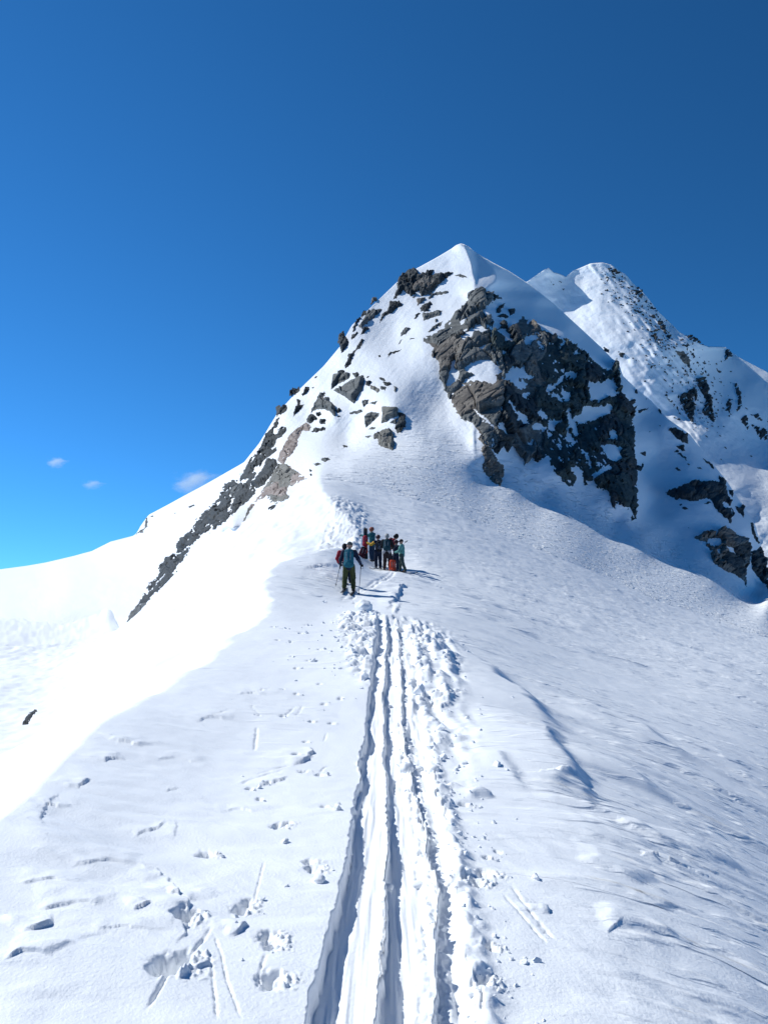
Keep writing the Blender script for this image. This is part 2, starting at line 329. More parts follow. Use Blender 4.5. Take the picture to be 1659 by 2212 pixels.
    zone2 = sstep(5, 10, Y) * sstep(23, 20, Y) * sstep(xe - .22, xe - .1, X) * sstep(xe + .10 + .065 * Y, xe + .02 + .03 * Y, X)
    zone3 = sstep(40, 42, Y) * sstep(58, 54, Y) * sstep(-.9, -1.5, X) * sstep(-4.2, -3.4, X) 
    zone4 = sstep(2, 3, Y) * sstep(14, 8, Y) * sstep(xr - .10, xr - .05, X) * sstep(xr + .09, xr + .03, X)
    d = d + zone1 * (.13 * lump(2.6, 51) - .04) + zone2 * ((.03 + .09 * sstep(-.2, .5, perlin(X * 1.3, Y * .7, 81))) * lump(2.3, 55) + .05 * sstep(0, .4, perlin(X * 2.1, Y * 1.1, 82)) * lump(6.5, 57) + .07 * perlin(X * 6.5 + .5 * perlin(Y, X, 83), Y * .45, 84) - .03) + zone3 * (.16 * lump(2.0, 58) - .05) + zone4 * .03 * lump(11, 64)
    # footprints with kicked-up crumbs on the side away from the sun
    for i, (fx, fy, r, dp) in enumerate(foot):
        m = (np.abs(X - fx) < r * 6) & (np.abs(Y - fy) < r * 9)
        if not m.any(): continue
        x = X[m] - fx; y = (Y[m] - fy) * .75
        x = x + r * .5 * perlin(X[m] / r * .9, Y[m] / r * .9, 100 + i) + r * .25 * perlin(X[m] / r * 2.7, Y[m] / r * 2.7, 140 + i); y = y + r * .5 * perlin(X[m] / r * .9 + 9, Y[m] / r * .9, 101 + i)
        q = np.hypot(x, y) / r
        hole = -dp * 1.15 * np.exp(-(q / .95) ** 2.6)
        cx = x - r * 1.7; cy = y + r * .2; q2 = np.hypot(cx, cy) / (r * 1.9)
        crumbs = dp * .45 * sstep(1, .2, q2) * np.clip(perlin(X[m] / r * 1.6, Y[m] / r * 1.6, 300 + i) + .15, 0, 1)
        d[m] += hole + crumbs * sstep(.8, 1.3, q)
    for P, w2, dp in grooves:
        m = local(X, Y, P, w2 * 4)
        if m.any():
            q, s, tt = seg_dist(X[m], Y[m], P); q = q + w2 * .5 * perlin(X[m] / w2 * .3, Y[m] / w2 * .3, 7)
            d[m] += -dp * np.exp(-(q / w2) ** 2) * sstep(0, .2, tt) * sstep(1, .85, tt) * np.clip(.75 + .7 * perlin(X[m] / w2 * .22, Y[m] / w2 * .12, 27), .1, 1.4)
    for P, h, w2 in drifts:
        m = local(X, Y, P, w2 * 7)
        if m.any():
            xx = X[m] + w2 * .5 * perlin(X[m] / w2 * .35, Y[m] / w2 * .35, 8) + w2 * .12 * perlin(X[m] / w2 * 1.4, Y[m] / w2 * 1.4, 18); yy = Y[m] + w2 * .4 * perlin(X[m] / w2 * .35 + 5, Y[m] / w2 * .35, 9)
            q, s, tt = seg_dist(xx, yy, P); up = s * LEDGE_SIGN(P) > 0
            d[m] += h * np.where(up, np.exp(-(q / (w2 * 3)) ** 2), np.exp(-(q / (w2 * .55)) ** 2)) * sstep(0, .3, tt) * sstep(1, .65, tt)
    for P, h, w2 in ledges:
        m = local(X, Y, P, w2 * 6)
        if m.any():
            wob = w2 * .25
            xx = X[m] + wob * perlin(X[m] / w2 * 1.3, Y[m] / w2 * 1.3, 8); yy = Y[m] + wob * perlin(X[m] / w2 * 1.3 + 5, Y[m] / w2 * 1.3, 9)
            q, s, tt = seg_dist(xx, yy, P)
            # the crust side lies up-sun (left/far): raised near the line, falling gently back to the level behind it
            lee = (xx - P[:, 0].mean()) * 0
            up = np.where(s * LEDGE_SIGN(P) > 0, np.exp(-(q / (w2 * 2.3)) ** 2), 0)
            edge = sstep(0, .12 * w2, q) * np.where(s * LEDGE_SIGN(P) > 0, 1, 0)
            fade = sstep(0, .3, tt) * sstep(1, .7, tt) * (.75 + .4 * perlin(X[m] / w2 * .8, Y[m] / w2 * .8, 19))
            d[m] += .72 * h * up * edge * fade
    return d
def LEDGE_SIGN(P):
    dd = P[-1] - P[0]; nx, ny = -dd[1], dd[0]           # left normal of the line
    return 1.0 if (nx * -0.8 + ny * 0.45) > 0 else -1.0

# near snow mesh on a polar grid about the ridge
pxs = np.concatenate([np.linspace(-560, -12, 50), np.arange(0, 1660, 2.4), np.linspace(1672, 2200, 44), np.linspace(2230, 2900, 24)])
lv = [math.log(1.3)]
while lv[-1] < math.log(165):
    D = math.exp(lv[-1]); lv.append(lv[-1] + min(.0044 if D < 75 else .02, 2.5 * D / (F * np.interp(D, [1, 20, 200], [1.7, 2.8, 9]))))
Dg = np.exp(np.array(lv))
PX, DD = np.meshgrid(pxs, Dg)
NX, NY = (PX - CX) / F * DD, DD
NZ, NFL = near_base(NX, NY)
NZ0 = NZ.copy()
NZ = NZ + near_detail(NX, NY, NFL)
sink = np.clip((NY - 61) / 9, 0, 4) ** 2 * sstep(230, 340, PX) + np.clip((NY - 95) / 12, 0, 4) ** 2 * (1 - sstep(230, 340, PX))
NZ = NZ - sink
o = mesh_np('snow_ridge', np.stack([NX, NY, NZ], -1).reshape(-1, 3), grid_quads(*NX.shape), SNOW_NEAR)
wr_ = NX + .05 * NY - .3 + .35 * perlin(NX * .7, NY * .3, 270)
cr_ = np.clip(sstep(.35, 1.5, wr_) + .55 * sstep(-.35, -.8, NX + .1 * perlin(NX, NY, 271)) * sstep(-.2, .35, perlin(NX * .45, NY * .35, 272)) + .9 * sstep(23, 26, NY), 0, 1) * (.45 + .75 * sstep(-.5, .4, perlin(NX * .35, NY * .22, 273)))
cr_ = cr_ * sstep(0.3, -0.1, NFL)
a_ = o.data.attributes.new('crust', 'FLOAT', 'POINT'); a_.data.foreach_set('value', cr_.astype(np.float32).ravel())
tag(o, kind='structure', label='snow covered ridge crest with skinned tracks running up to the saddle')

def ground_z(x, y):
    X = np.array([[x]]); Y = np.array([[y]]); z, fl = near_base(X, Y)
    return float((z + near_detail(X, Y, fl))[0, 0])

# ------------------------------------------------------------------ main peak P = farthest of (left face, cliff, snow flank)
def knear(Dv, cols):
    out = []
    for D in Dv:
        for px in cols:
            X = np.array([[(px - CX) / F * D]]); z, _ = near_base(X, np.array([[D]]))
            out.append((px, CY - float(z[0, 0]) / D * F, D))
    return out
S_ = 300.0
base_pts = knear([52, 58, 64], [330, 420, 500, 570, 620, 660, 690, 720, 760, 820, 900, 1000, 1120, 1250, 1400, 1550, 1700, 1850]) + \
           knear([74], [760, 850, 950, 1100, 1250, 1400, 1600, 1800]) + [t for t in T_far if t[2] > 66]
left_pts = [(275, 1345, 76), (300, 1300, 84), (250, 1345, 78), (330, 1260, 90), (400, 1150, 102), (470, 1080, 110), (520, 1010, 118), (560, 960, 122), (600, 890, 127), (640, 850, 131), (700, 790, 138), (735, 745, 144),
            (760, 700, 153), (800, 665, 160), (855, 610, 172), (940, 558, 179), (975, 535, 181), (995, 525, 180),
            (400, 1200, 78), (450, 1250, 62), (500, 1150, 71), (560, 1100, 68), (620, 1050, 72), (560, 1030, 94), (650, 960, 104), (660, 1010, 80),
            (720, 900, 112), (680, 900, 118), (760, 850, 118), (750, 960, 100), (850, 960, 93), (880, 900, 103), (850, 880, 104), (830, 790, 126), (900, 850, 113), (940, 930, 100),
            (960, 870, 112), (920, 760, 128), (850, 720, 147), (900, 650, 161), (1000, 650, 154.5), (960, 600, 169), (1015, 575, 168), (1035, 620, 156),
            (1055, 590, 163), (1045, 640, 152), (1000, 700, 140), (980, 760, 128), (1000, 850, 112), (1020, 930, 99), (1060, 740, 128), (1075, 830, 113), (1078, 900, 103), (1050, 980, 93)]
cliff_pts = [(1045, 640, 152), (1060, 740, 128), (1075, 830, 113), (1078, 900, 103), (1050, 980, 94), (1050, 1040, 90), (1090, 1050, 91), (1170, 1080, 94), (1250, 1100, 97), (1330, 1130, 100), (1400, 1150, 102),
             (1100, 690, 147), (1160, 712, 148.5), (1220, 735, 151), (1270, 765, 154), (1310, 792, 157), (1335, 815, 157), (1140, 850, 118), (1120, 950, 104), (1200, 850, 125), (1200, 950, 110), (1200, 1020, 100),
             (1270, 900, 129), (1270, 1000, 108), (1330, 900, 138), (1330, 1000, 114), (1350, 1080, 104), (1368, 1110, 103), (1365, 950, 134), (1345, 850, 149),
             (1385, 900, 151), (1390, 1000, 134), (1400, 1100, 116), (1430, 1000, 138), (1440, 910, 150), (1372, 838, 161), (1406, 866, 158), (1489, 938, 150), (1537, 1000, 146), (1500, 1050, 128), (1470, 1100, 118), (1450, 1170, 106),
             (1568, 1038, 142), (1603, 1090, 136), (1631, 1135, 132), (1659, 1239, 124), (1560, 1100, 124), (1500, 1150, 112), (1530, 1180, 108), (1580, 1160, 116), (1600, 1260, 104), (1640, 1290, 103), (1720, 1330, 112), (1850, 1450, 110), (1900, 1500, 112)]
flank_pts = [(995, 525, 180), (1030, 552, 174), (1057, 590, 164), (1045, 630, 155), (1100, 682, 151), (1160, 709, 149), (1220, 732, 152), (1270, 764, 156), (1310, 790, 160),
             (1060, 565, 192), (1100, 585, 204), (1140, 612, 210), (1200, 660, 208), (1260, 715, 199), (1310, 763, 186), (1335, 783, 174), (1100, 630, 178), (1160, 660, 181), (1230, 710, 175), (1290, 765, 168)]
def mk(pts, extra=()):
    a = np.array(list(pts) + list(extra), float); return RBF(a[:, :2] / S_, np.log(a[:, 2]), 2e-5)
P1 = mk(left_pts, base_pts); P2 = mk(cliff_pts, base_pts); P3 = mk(flank_pts)
def P_raw(px, py):
    px = px + 5 * perlin(py / 26, px * 0 + 3.5, 209) * sstep(720, 640, py)
    a, b, c = P1(px / S_, py / S_), P2(px / S_, py / S_), P3(px / S_, py / S_)
    a0, b0 = a, b; b = b - 0.6 * sstep(1030, 930, px)             # cliff plane only counts right of the prow
    a = a - 0.6 * sstep(1130, 1230, px)
    c = np.where(py > 900, c - 2, c) - 1.5 * sstep(980, 900, px) - 1.5 * sstep(1380, 1430, px)
    foot_y = np.interp(px, [930, 1000, 1050, 1090, 1240, 1340, 1380], [880, 930, 1010, 985, 1050, 1100, 1120])
    w = sstep(-25, 25, py - foot_y); snow = a0 + (b0 - a0) * sstep(960, 1075, px)
    r = smax(a, b, 0.006); r = r + (snow - r) * w
    return smax(r, c, 0.004)
def P_D(px, py):
    px, py = np.broadcast_arrays(np.asarray(px, float), np.asarray(py, float))
    lnD = P_raw(px, py)
    D = np.exp(lnD)
    n = 0.9 * perlin(px / 95, py / 70, 201) + 0.30 * fbm(px / 40, py / 30, 202, 3, .4)
    streak = 0.06 * perlin((px + .8 * py) / 7.0, (py - .8 * px) / 60.0, 207) * sstep(980, 900, py)
    lo = sstep(70, 95, D)
    return D + (n + streak) * lo * np.clip(D / 130, .4, 1.2)
sk_P = poly_lin([(200, 1375), (250, 1352), (280, 1330), (330, 1258), (400, 1150), (470, 1080), (520, 1008), (560, 958), (600, 892), (640, 848), (700, 790), (735, 748), (760, 703), (800, 665), (855, 612), (880, 590),
                 (905, 577), (940, 558), (962, 545), (975, 537), (985, 529.5), (995, 525.8), (1003, 528), (1012, 533), (1024, 543), (1060, 565), (1100, 586), (1140, 612), (1165, 631), (1200, 660), (1260, 715), (1300, 752), (1322, 775), (1335, 782), (1345, 812), (1372, 838),
                 (1406, 866), (1441, 904), (1489, 938), (1537, 1000), (1568, 1038), (1603, 1090), (1631, 1135), (1659, 1239), (1720, 1330), (1900, 1500)])
bt_P = poly_lin([(200, 1425), (300, 1400), (450, 1350), (560, 1280), (640, 1190), (700, 1130), (760, 1140), (900, 1170), (1100, 1220), (1300, 1300), (1500, 1390), (1720, 1500), (1900, 1600)])

def sheet(name, mat, pxs, top, bot, Dfun, nrow, back, drop=0.7, sinkf=None, label=None):
    u = np.linspace(0, 1, nrow)
    PXs = np.repeat(pxs[None], nrow, 0); T0, B0 = top(pxs), bot(pxs)
    PY = T0[None] + (B0 - T0)[None] * u[:, None]
    D = Dfun(PXs, PY); V = W(PXs, PY, D)
    if sinkf is not None: V[..., 2] -= sinkf(V, PXs)
    bk = []
    for k in back[::-1]:
        s = 1 + k; b = V[0].copy(); b[:, 0] *= s; b[:, 1] *= s
        b[:, 2] = V[0, :, 2] - drop * k * D[0] ; bk.append(b)
    V = np.concatenate([np.array(bk), V], 0)[::-1]
    o = mesh_np(name, V.reshape(-1, 3), grid_quads(V.shape[0], V.shape[1]), mat)
    return tag(o, kind='structure', label=label)
cols = np.concatenate([np.arange(268, 1665, 2.2), np.arange(1668, 1900, 10)])
om = sheet('mountain', SNOW_FAR, cols, sk_P, bt_P, P_D, 330, [.006, .02, .05, .12, .3], sinkf=lambda V, px: np.clip((66 - V[..., 1]) / 8, 0, 4) ** 2 * 1.0,
      label='main snow peak with rocky cliff rising above the saddle')

co = np.empty(len(om.data.vertices) * 3, np.float32); om.data.vertices.foreach_get('co', co); co = co.reshape(-1, 3); qx = co[:, 0] / co[:, 1] * F + CX; qy = CY - co[:, 2] / co[:, 1] * F
foot_q = np.interp(qx, [700, 850, 930, 1000, 1050, 1090, 1240, 1340, 1420, 1600], [985, 930, 930, 950, 1010, 1000, 1060, 1120, 1150, 1280])
a_ = om.data.attributes.new('crust', 'FLOAT', 'POINT'); a_.data.foreach_set('value', (sstep(-30, 20, qy - foot_q) * sstep(680, 720, qx) * .9 + .12).astype(np.float32))

# ------------------------------------------------------------------ far left shoulder
F_pts = [(-300, 1265, 260), (0, 1230, 250), (100, 1215, 245), (200, 1190, 235), (240, 1170, 228), (290, 1155, 222), (305, 1138, 221), (320, 1113, 220), (400, 1070, 210), (520, 1003, 195), (620, 940, 185), (700, 880, 180),
         (-300, 1350, 105), (0, 1350, 93), (200, 1345, 90), (275, 1350, 86), (400, 1330, 92), (500, 1250, 105), (150, 1260, 150), (300, 1230, 150), (400, 1150, 155), (520, 1080, 150), (0, 1280, 160), (600, 1150, 130), (-300, 1420, 70), (0, 1420, 66), (200, 1420, 66), (640, 1300, 100)]
F_rbf = mk(F_pts)
def F_D(px, py):
    px, py = np.broadcast_arrays(np.asarray(px, float), np.asarray(py, float))
    return np.exp(F_rbf(px / S_, py / S_)) + 1.2 * fbm(px / 90, py / 45, 221, 4)
sk_F = poly_lin([(-400, 1275), (-300, 1265), (0, 1230), (60, 1222), (100, 1215), (160, 1201), (200, 1190), (240, 1170), (290, 1157), (297, 1150), (305, 1135), (322, 1112), (360, 1092), (400, 1070), (450, 1043), (520, 1003), (620, 940), (700, 890)])
sheet('far_slope', SNOW_FAR, np.arange(-400, 700, 4.0), sk_F, lambda x: np.interp(x, [-400, 700], [1420, 1380]), F_D, 120, [.01, .04, .12, .3], sinkf=lambda V, px: np.clip((102 - V[..., 1]) / 9, 0, 6) ** 2 * .6,
      label='far snow shoulder falling away to the left')

# ------------------------------------------------------------------ second peak
S_pts = [(1060, 640, 500), (1140, 606, 505), (1185, 580, 505), (1222, 600, 515), (1250, 582, 520), (1300, 567, 520), (1345, 590, 515), (1400, 645, 500), (1450, 700, 485), (1510, 742, 480), (1565, 750, 610), (1600, 775, 600), (1659, 805, 588), (1800, 880, 560), (1900, 930, 540),
         (1200, 700, 487), (1300, 700, 468), (1300, 800, 438), (1380, 800, 429), (1400, 860, 416), (1420, 760, 440), (1460, 850, 425), (1480, 900, 416), (1440, 900, 410), (1488, 932, 392), (1470, 790, 452),
         (1540, 900, 428), (1600, 950, 424), (1571, 975, 398), (1645, 1004, 405), (1600, 870, 460), (1659, 850, 520), (1600, 812, 545), (1520, 830, 455), (1550, 1000, 366), (1600, 1050, 338), (1659, 1080, 338), (1659, 1180, 290), (1600, 1150, 298),
         (1537, 1040, 330), (1500, 1000, 345), (1400, 950, 392), (1300, 1000, 380), (1100, 900, 420), (1100, 750, 490), (1800, 1100, 320), (1800, 1250, 280), (1900, 1300, 290), (1900, 1050, 330), (1400, 1300, 260), (1659, 1320, 260), (1900, 1420, 260), (1100, 1200, 280)]
S_rbf = mk(S_pts)
def S_D(px, py):
    px, py = np.broadcast_arrays(np.asarray(px, float), np.asarray(py, float))
    D = np.exp(S_rbf(px / S_, py / S_))
    ridge = np.exp(-((px - np.interp(py, [560, 700, 830, 960, 1060], [1325, 1425, 1480, 1500, 1480])) / 60) ** 2) * sstep(1060, 960, py)
    strk = perlin((px * .75 - py * .62) / 9.0, (px * .62 + py * .75) / 70.0, 231)
    return D + 3.0 * fbm(px / 110, py / 70, 232, 4) + ridge * (2.2 * strk * (1 + perlin(px / 40, py / 40, 235)) + 1.6 * fbm(px / 34, py / 34, 234, 4)) + .25 * strk
sk_S = poly_lin([(1060, 645), (1100, 628), (1125, 615), (1142, 606), (1160, 593), (1175, 583), (1185, 579), (1195, 588), (1210, 592), (1222, 598), (1238, 585), (1252, 579), (1275, 569), (1300, 567), (1320, 572), (1338, 586), (1352, 594), (1366, 612), (1385, 628),
                 (1400, 645), (1420, 672), (1450, 700), (1465, 716), (1480, 725), (1500, 732), (1510, 742), (1530, 749), (1550, 749), (1566, 750), (1574, 758), (1590, 768), (1610, 780), (1640, 795), (1659, 805), (1800, 880), (1900, 930)])
sheet('second_peak', SNOW_DIST, np.arange(1060, 1900, 2.4), sk_S, lambda x: 1320 + 0 * x, S_D, 300, [.01, .04, .12, .3],
      label='higher snow peak with rocky ridge behind the main summit')

# valley floor far below
n = 48
V = [(0, 0, -260)] + [(1500 * math.cos(2 * math.pi * k / n), 1500 * math.sin(2 * math.pi * k / n), -260) for k in range(n)]
o = mesh_np('valley', np.array(V), np.array([(0, k + 1, (k + 1) % n + 1) for k in range(n)]), SNOW_DIST); tag(o, kind='structure', label='snow filled valley far below the ridge')

# the ridge goes on behind and beside the viewpoint
gx, gy = np.meshgrid(np.concatenate([np.arange(-120, -8, 4.), np.arange(-8, 8, .5), np.arange(8, 121, 4.)]), np.concatenate([np.arange(-120, -6, 4.), np.arange(-6, 1.4, .6), np.arange(1.4, 60, 3.)]))
gz = -1.72 - 30 * (1 - np.exp(-np.maximum(0, -gx - 1.4) * .6 / 30)) - 15 * (1 - np.exp(-np.maximum(0, gx - .9) * .42 / 15)) + .02 * np.minimum(gy, 0) + .25 * fbm(gx / 9, gy / 9, 260, 3) * sstep(1, 6, np.abs(gx)) - .15 * sstep(-.5, 1.2, gy)
Qg = grid_quads(*gx.shape); gxr, gyr = gx.ravel(), gy.ravel()
inside = (gxr > -.83 * gyr - .6) & (gxr < 1.24 * gyr + .6) & (gyr > .9)
o = mesh_np('snow_field', np.stack([gx, gy, gz], -1).reshape(-1, 3), Qg[~inside[Qg].any(1)], SNOW_FAR); tag(o, kind='structure', label='snow slopes of the ridge around and behind the viewpoint')
# ------------------------------------------------------------------ rock
def rock_mat(name, c0, c1, c2, sc=1.0, crack=0.35):
    m, n, l, b = new_mat(name)
    geo = n.new('ShaderNodeNewGeometry')
    mp = n.new('ShaderNodeMapping'); mp.inputs['Rotation'].default_value = (0.3, 0.55, 0.2); mp.inputs['Scale'].default_value = (1, 1, 3.2)
    l.new(geo.outputs['Position'], mp.inputs[0])
    t = n.new('ShaderNodeTexNoise'); t.inputs['Scale'].default_value = 0.45 * sc; t.inputs['Detail'].default_value = 9; t.inputs['Roughness'].default_value = 0.68
    l.new(mp.outputs[0], t.inputs['Vector'])
    r = n.new('ShaderNodeValToRGB'); e = r.color_ramp.elements
    e[0].position = 0.30; e[0].color = (*c0, 1); e[1].position = 0.72; e[1].color = (*c2, 1); k = e.new(0.5); k.color = (*c1, 1)
    l.new(t.outputs['Fac'], r.inputs['Fac'])
    t2 = n.new('ShaderNodeTexNoise'); t2.inputs['Scale'].default_value = 2.6 * sc; t2.inputs['Detail'].default_value = 6; l.new(mp.outputs[0], t2.inputs['Vector'])
    mx = n.new('ShaderNodeMix'); mx.data_type = 'RGBA'; mx.blend_type = 'MULTIPLY'; mx.inputs[0].default_value = crack
    rr = n.new('ShaderNodeValToRGB'); rr.color_ramp.elements[0].position = .35; rr.color_ramp.elements[0].color = (.35, .35, .36, 1); rr.color_ramp.elements[1].position = .6
    l.new(t2.outputs['Fac'], rr.inputs['Fac']); l.new(r.outputs[0], mx.inputs[6]); l.new(rr.outputs[0], mx.inputs[7]); l.new(mx.outputs[2], b.inputs['Base Color'])
    bp = n.new('ShaderNodeBump'); bp.inputs['Strength'].default_value = 0.6; bp.inputs['Distance'].default_value = 0.18
    l.new(t2.outputs['Fac'], bp.inputs['Height']); l.new(bp.outputs[0], b.inputs['Normal'])
    b.inputs['Roughness'].default_value = 0.85; b.inputs['Specular IOR Level'].default_value = 0.3
    return m
R_GREY = rock_mat('grey_rock', (.075, .082, .08), (.145, .15, .142), (.25, .245, .225))
R_TAN = rock_mat('brown_rock', (.085, .072, .062), (.17, .148, .125), (.28, .25, .21))
R_DARK = rock_mat('dark_rock', (.020, .026, .030), (.045, .052, .054), (.10, .102, .096))
R_GREEN = rock_mat('dark_green_rock', (.020, .034, .036), (.042, .062, .060), (.085, .105, .098))
R_PINK = rock_mat('pale_rusty_rock', (.20, .15, .125), (.36, .29, .25), (.48, .42, .37))
R_PALE = rock_mat('pale_grey_rock', (.13, .125, .11), (.22, .21, .18), (.33, .31, .26))

Z = {1: (916.1, 597.5, .16007), 2: (1128.6, 663.9, .16007), 3: (995.8, 863.0, .2401), 4: (717.0, 551.0, .20008), 5: (564.3, 763.5, .20008),
     6: (265.5, 962.6, .28011), 7: (1360.9, 829.8, .21006), 8: (1128.6, 551.0, .31973), 0: (0, 0, 1)}
def zp(z, pts):
    ox, oy, k = Z[z]; return np.array([(ox + k * x, oy + k * y) for x, y in pts])

def poly_sdf(px, py, P):
    """signed distance, positive inside"""
    a = P; b = np.roll(P, -1, 0); d = np.full(px.shape, 1e9); inside = np.zeros(px.shape, bool)
    for (ax, ay), (bx, by) in zip(a, b):
        ex, ey = bx - ax, by - ay; L2 = ex * ex + ey * ey + 1e-9
        t = np.clip(((px - ax) * ex + (py - ay) * ey) / L2, 0, 1)
        d = np.minimum(d, np.hypot(px - ax - t * ex, py - ay - t * ey))
        c = ((ay > py) != (by > py)) & (px < ex * (py - ay) / (by - ay + 1e-12) + ax)
        inside ^= c
    return np.where(inside, d, -d)

def cells(px, py, s, ang, stretch, seed, nj=0.42):
    """nearest cell id, in-cell offset and distance to the cell border (jittered lattice, stretched along ang)"""
    ca, sa = math.cos(ang), math.sin(ang)
    u = (px * ca + py * sa) / (s * stretch); v = (-px * sa + py * ca) / s
    u = u + .22 * perlin(u * 1.3, v * 1.3, seed + 5); v = v + .22 * perlin(u * 1.3 + 7, v * 1.3, seed + 6)
    iu, iv = np.floor(u), np.floor(v); d1 = np.full(px.shape, 9.); d2 = d1.copy(); cid = np.zeros(px.shape, np.int64); ou = np.zeros(px.shape); ov = ou.copy()
    for a in (-1, 0, 1):
        for b in (-1, 0, 1):
            cu, cv = iu + a, iv + b; h = _hash(cu, cv, seed)
            x = cu + .5 + nj * (((h & 1023) / 511.5) - 1); y = cv + .5 + nj * ((((h >> 10) & 1023) / 511.5) - 1)
            d = np.hypot(u - x, v - y); m = d < d1
            d2 = np.where(m, d1, np.minimum(d2, d)); d1 = np.where(m, d, d1)
            cid = np.where(m, h, cid); ou = np.where(m, u - x, ou); ov = np.where(m, v - y, ov)
    return cid, ou, ov, d2 - d1

def sheet_normal(Dfun, px, py):
    e = 6.0
    p0 = W(px - e, py, Dfun(px - e, py)); p1 = W(px + e, py, Dfun(px + e, py)); q0 = W(px, py - e, Dfun(px, py - e)); q1 = W(px, py + e, Dfun(px, py + e))
    n = np.cross(p1 - p0, q0 - q1); n /= np.linalg.norm(n, axis=-1, keepdims=True) + 1e-9
    return n

P_smooth = lambda px, py: np.exp(P_raw(np.asarray(px, float), np.asarray(py, float)))
ROCK_SEED = [0]; REG = []
def rock(name, P, Dfun, Draw, mat, label=None, cat='rock', group=None, holes=(), hmax=5.0, cell=22.0, ang=-0.65, stretch=1.7, step=None, ragged=2.2, split=None,
         matfun=None, speck=0.0, tilt=1.0, speckx=None, edge=5.0, sub='rock_block', grow=0.0, cell2=.36, stretch2=None, amp2=.36, speckw=1.0):
    ROCK_SEED[0] += 37; seed = ROCK_SEED[0]
    P = np.asarray(P, float); lo, hi = P.min(0) - 6, P.max(0) + 6; size = max(hi - lo)
    if step is None: step = float(np.clip(size / 46, 0.9, 2.0))
    px, py = np.meshgrid(np.arange(lo[0], hi[0] + step, step), np.arange(lo[1], hi[1] + step, step))
    rg = min(ragged, size / 18)
    wx = px + rg * fbm(px / 7, py / 7, seed, 3); wy = py + rg * fbm(px / 7 + 31, py / 7, seed + 1, 3)
    sd = poly_sdf(wx, wy, P) + grow
    for H in holes:
        sd = np.minimum(sd, -poly_sdf(wx, wy, H))
    if speck > 0:
        big = perlin(px / 46, py / 46, seed + 2); al = px * math.cos(ang) + py * math.sin(ang); ac = -px * math.sin(ang) + py * math.cos(ang); f = perlin(al / 13 / speckw, ac / 4.6 / speckw, seed + 3) + .5 * perlin(al / 6, ac / 3, seed + 4)
        msk = 1 if speckx is None else speckx(px, py)
        sd = sd - np.clip(f - (0.78 - .5 * speck - .22 * big), 0, 1) * 95 * msk
    cid, ou, ov, bd = cells(px, py, cell, ang, stretch, seed + 11)
    r1 = ((cid & 255) / 127.5 - 1); r2 = (((cid >> 8) & 255) / 127.5 - 1); r3 = (((cid >> 16) & 255) / 127.5 - 1)
    facet = cell * tilt * (0.22 * r1 + (.42 * r2) * ou + (.42 * r3) * ov)
    facet = facet - cell * .16 * np.exp(-(bd / .07) ** 2)
    c2, ou2, ov2, bd2 = cells(px, py, cell * cell2, ang + (.3 if stretch2 is None else .05), stretch2 or stretch * .9, seed + 23)
    q1 = ((c2 & 255) / 127.5 - 1); q2 = (((c2 >> 8) & 255) / 127.5 - 1); q3 = (((c2 >> 16) & 255) / 127.5 - 1)
    facet = facet + cell * amp2 * tilt * (.20 * q1 + .45 * q2 * ou2 + .45 * q3 * ov2) - cell * .05 * np.exp(-(bd2 / .10) ** 2)
    facet = facet + .5 * fbm(px / 6, py / 6, seed + 40, 3)
    prof = np.clip(sd / edge, -1.2, 1)
    h = hmax * prof + np.where(sd > 0, np.minimum(1, sd / 3.0) * (facet + .25 * hmax), 0)
    h = np.where(sd > 0, np.maximum(h, .15), h)
    D = Dfun(px, py); B = W(px, py, D); n = sheet_normal(Draw, px, py)
    tocam = -B / np.linalg.norm(B, axis=-1, keepdims=True)
    dr = .75 * n + .45 * tocam + np.array([0, 0, .12]); dr /= np.linalg.norm(dr, axis=-1, keepdims=True)
    V = (B + dr * (h * D / F)[..., None]).reshape(-1, 3)
    Q = grid_quads(*px.shape, flip=True); hv = h.ravel()
    keep = (hv[Q] > -2.2).any(1); Q = Q[keep]
    if Draw is P_smooth:                     # beyond the skyline no snow hides the buried rim
        off = (py < sk_P(px) + 2).ravel(); Q = Q[~((hv[Q] < 0).any(1) & off[Q].any(1))]
    if len(Q) == 0: return None
    cen = V[Q[hv[Q].max(1) > 0].ravel()] if (hv[Q].max(1) > 0).any() else V[Q.ravel()]
    org = np.array([cen[:, 0].mean(), cen[:, 1].mean(), cen[:, 2].min()])
    def build(nm, q, mt, parent, origin):
        u, inv = np.unique(q.ravel(), return_inverse=True)
        return mesh_np(nm, V[u], inv.reshape(q.shape), mt, parent, smooth=False, origin=origin)
    if split is None:
        o = build(name, Q, mat, None, org); REG.append((o, group, P[:, 0].mean(), P[:, 1].mean(), mat.name)); return tag(o, label, cat, group)
    root = empty(name, org, label, cat, group)
    sc_ = cells(px, py, split, ang, stretch, seed + 11)[0] if split != cell else cid
    qc = sc_.ravel()[Q[:, 0]]; pxr, pyr = px.ravel(), py.ravel()
    ids, cnt = np.unique(qc, return_counts=True)
    small = ids[cnt < 14]
    rest = np.isin(qc, small)
    extra = []
    for c in ids[cnt >= 14]:
        q = Q[qc == c]
        uu, iv = np.unique(q.ravel(), return_inverse=True); iv = iv.reshape(q.shape); lab = np.arange(len(uu))
        while True:
            mn_ = lab[iv].min(1); l2 = lab.copy(); np.minimum.at(l2, iv.ravel(), np.repeat(mn_, 4))
            if (l2 == lab).all(): break
            lab = l2
        fl_ = lab[iv[:, 0]]; vals, cc = np.unique(fl_, return_counts=True); q_all = q
        for val in vals[np.argsort(-cc)][1:]:
            extra.append(q_all[fl_ == val])
        q = q_all[fl_ == vals[np.argmax(cc)]]
        mt = matfun(pxr[q].mean(), pyr[q].mean(), int(c)) if matfun else mat
        o = build(sub, q, mt, root, org); o.location = (0, 0, 0)
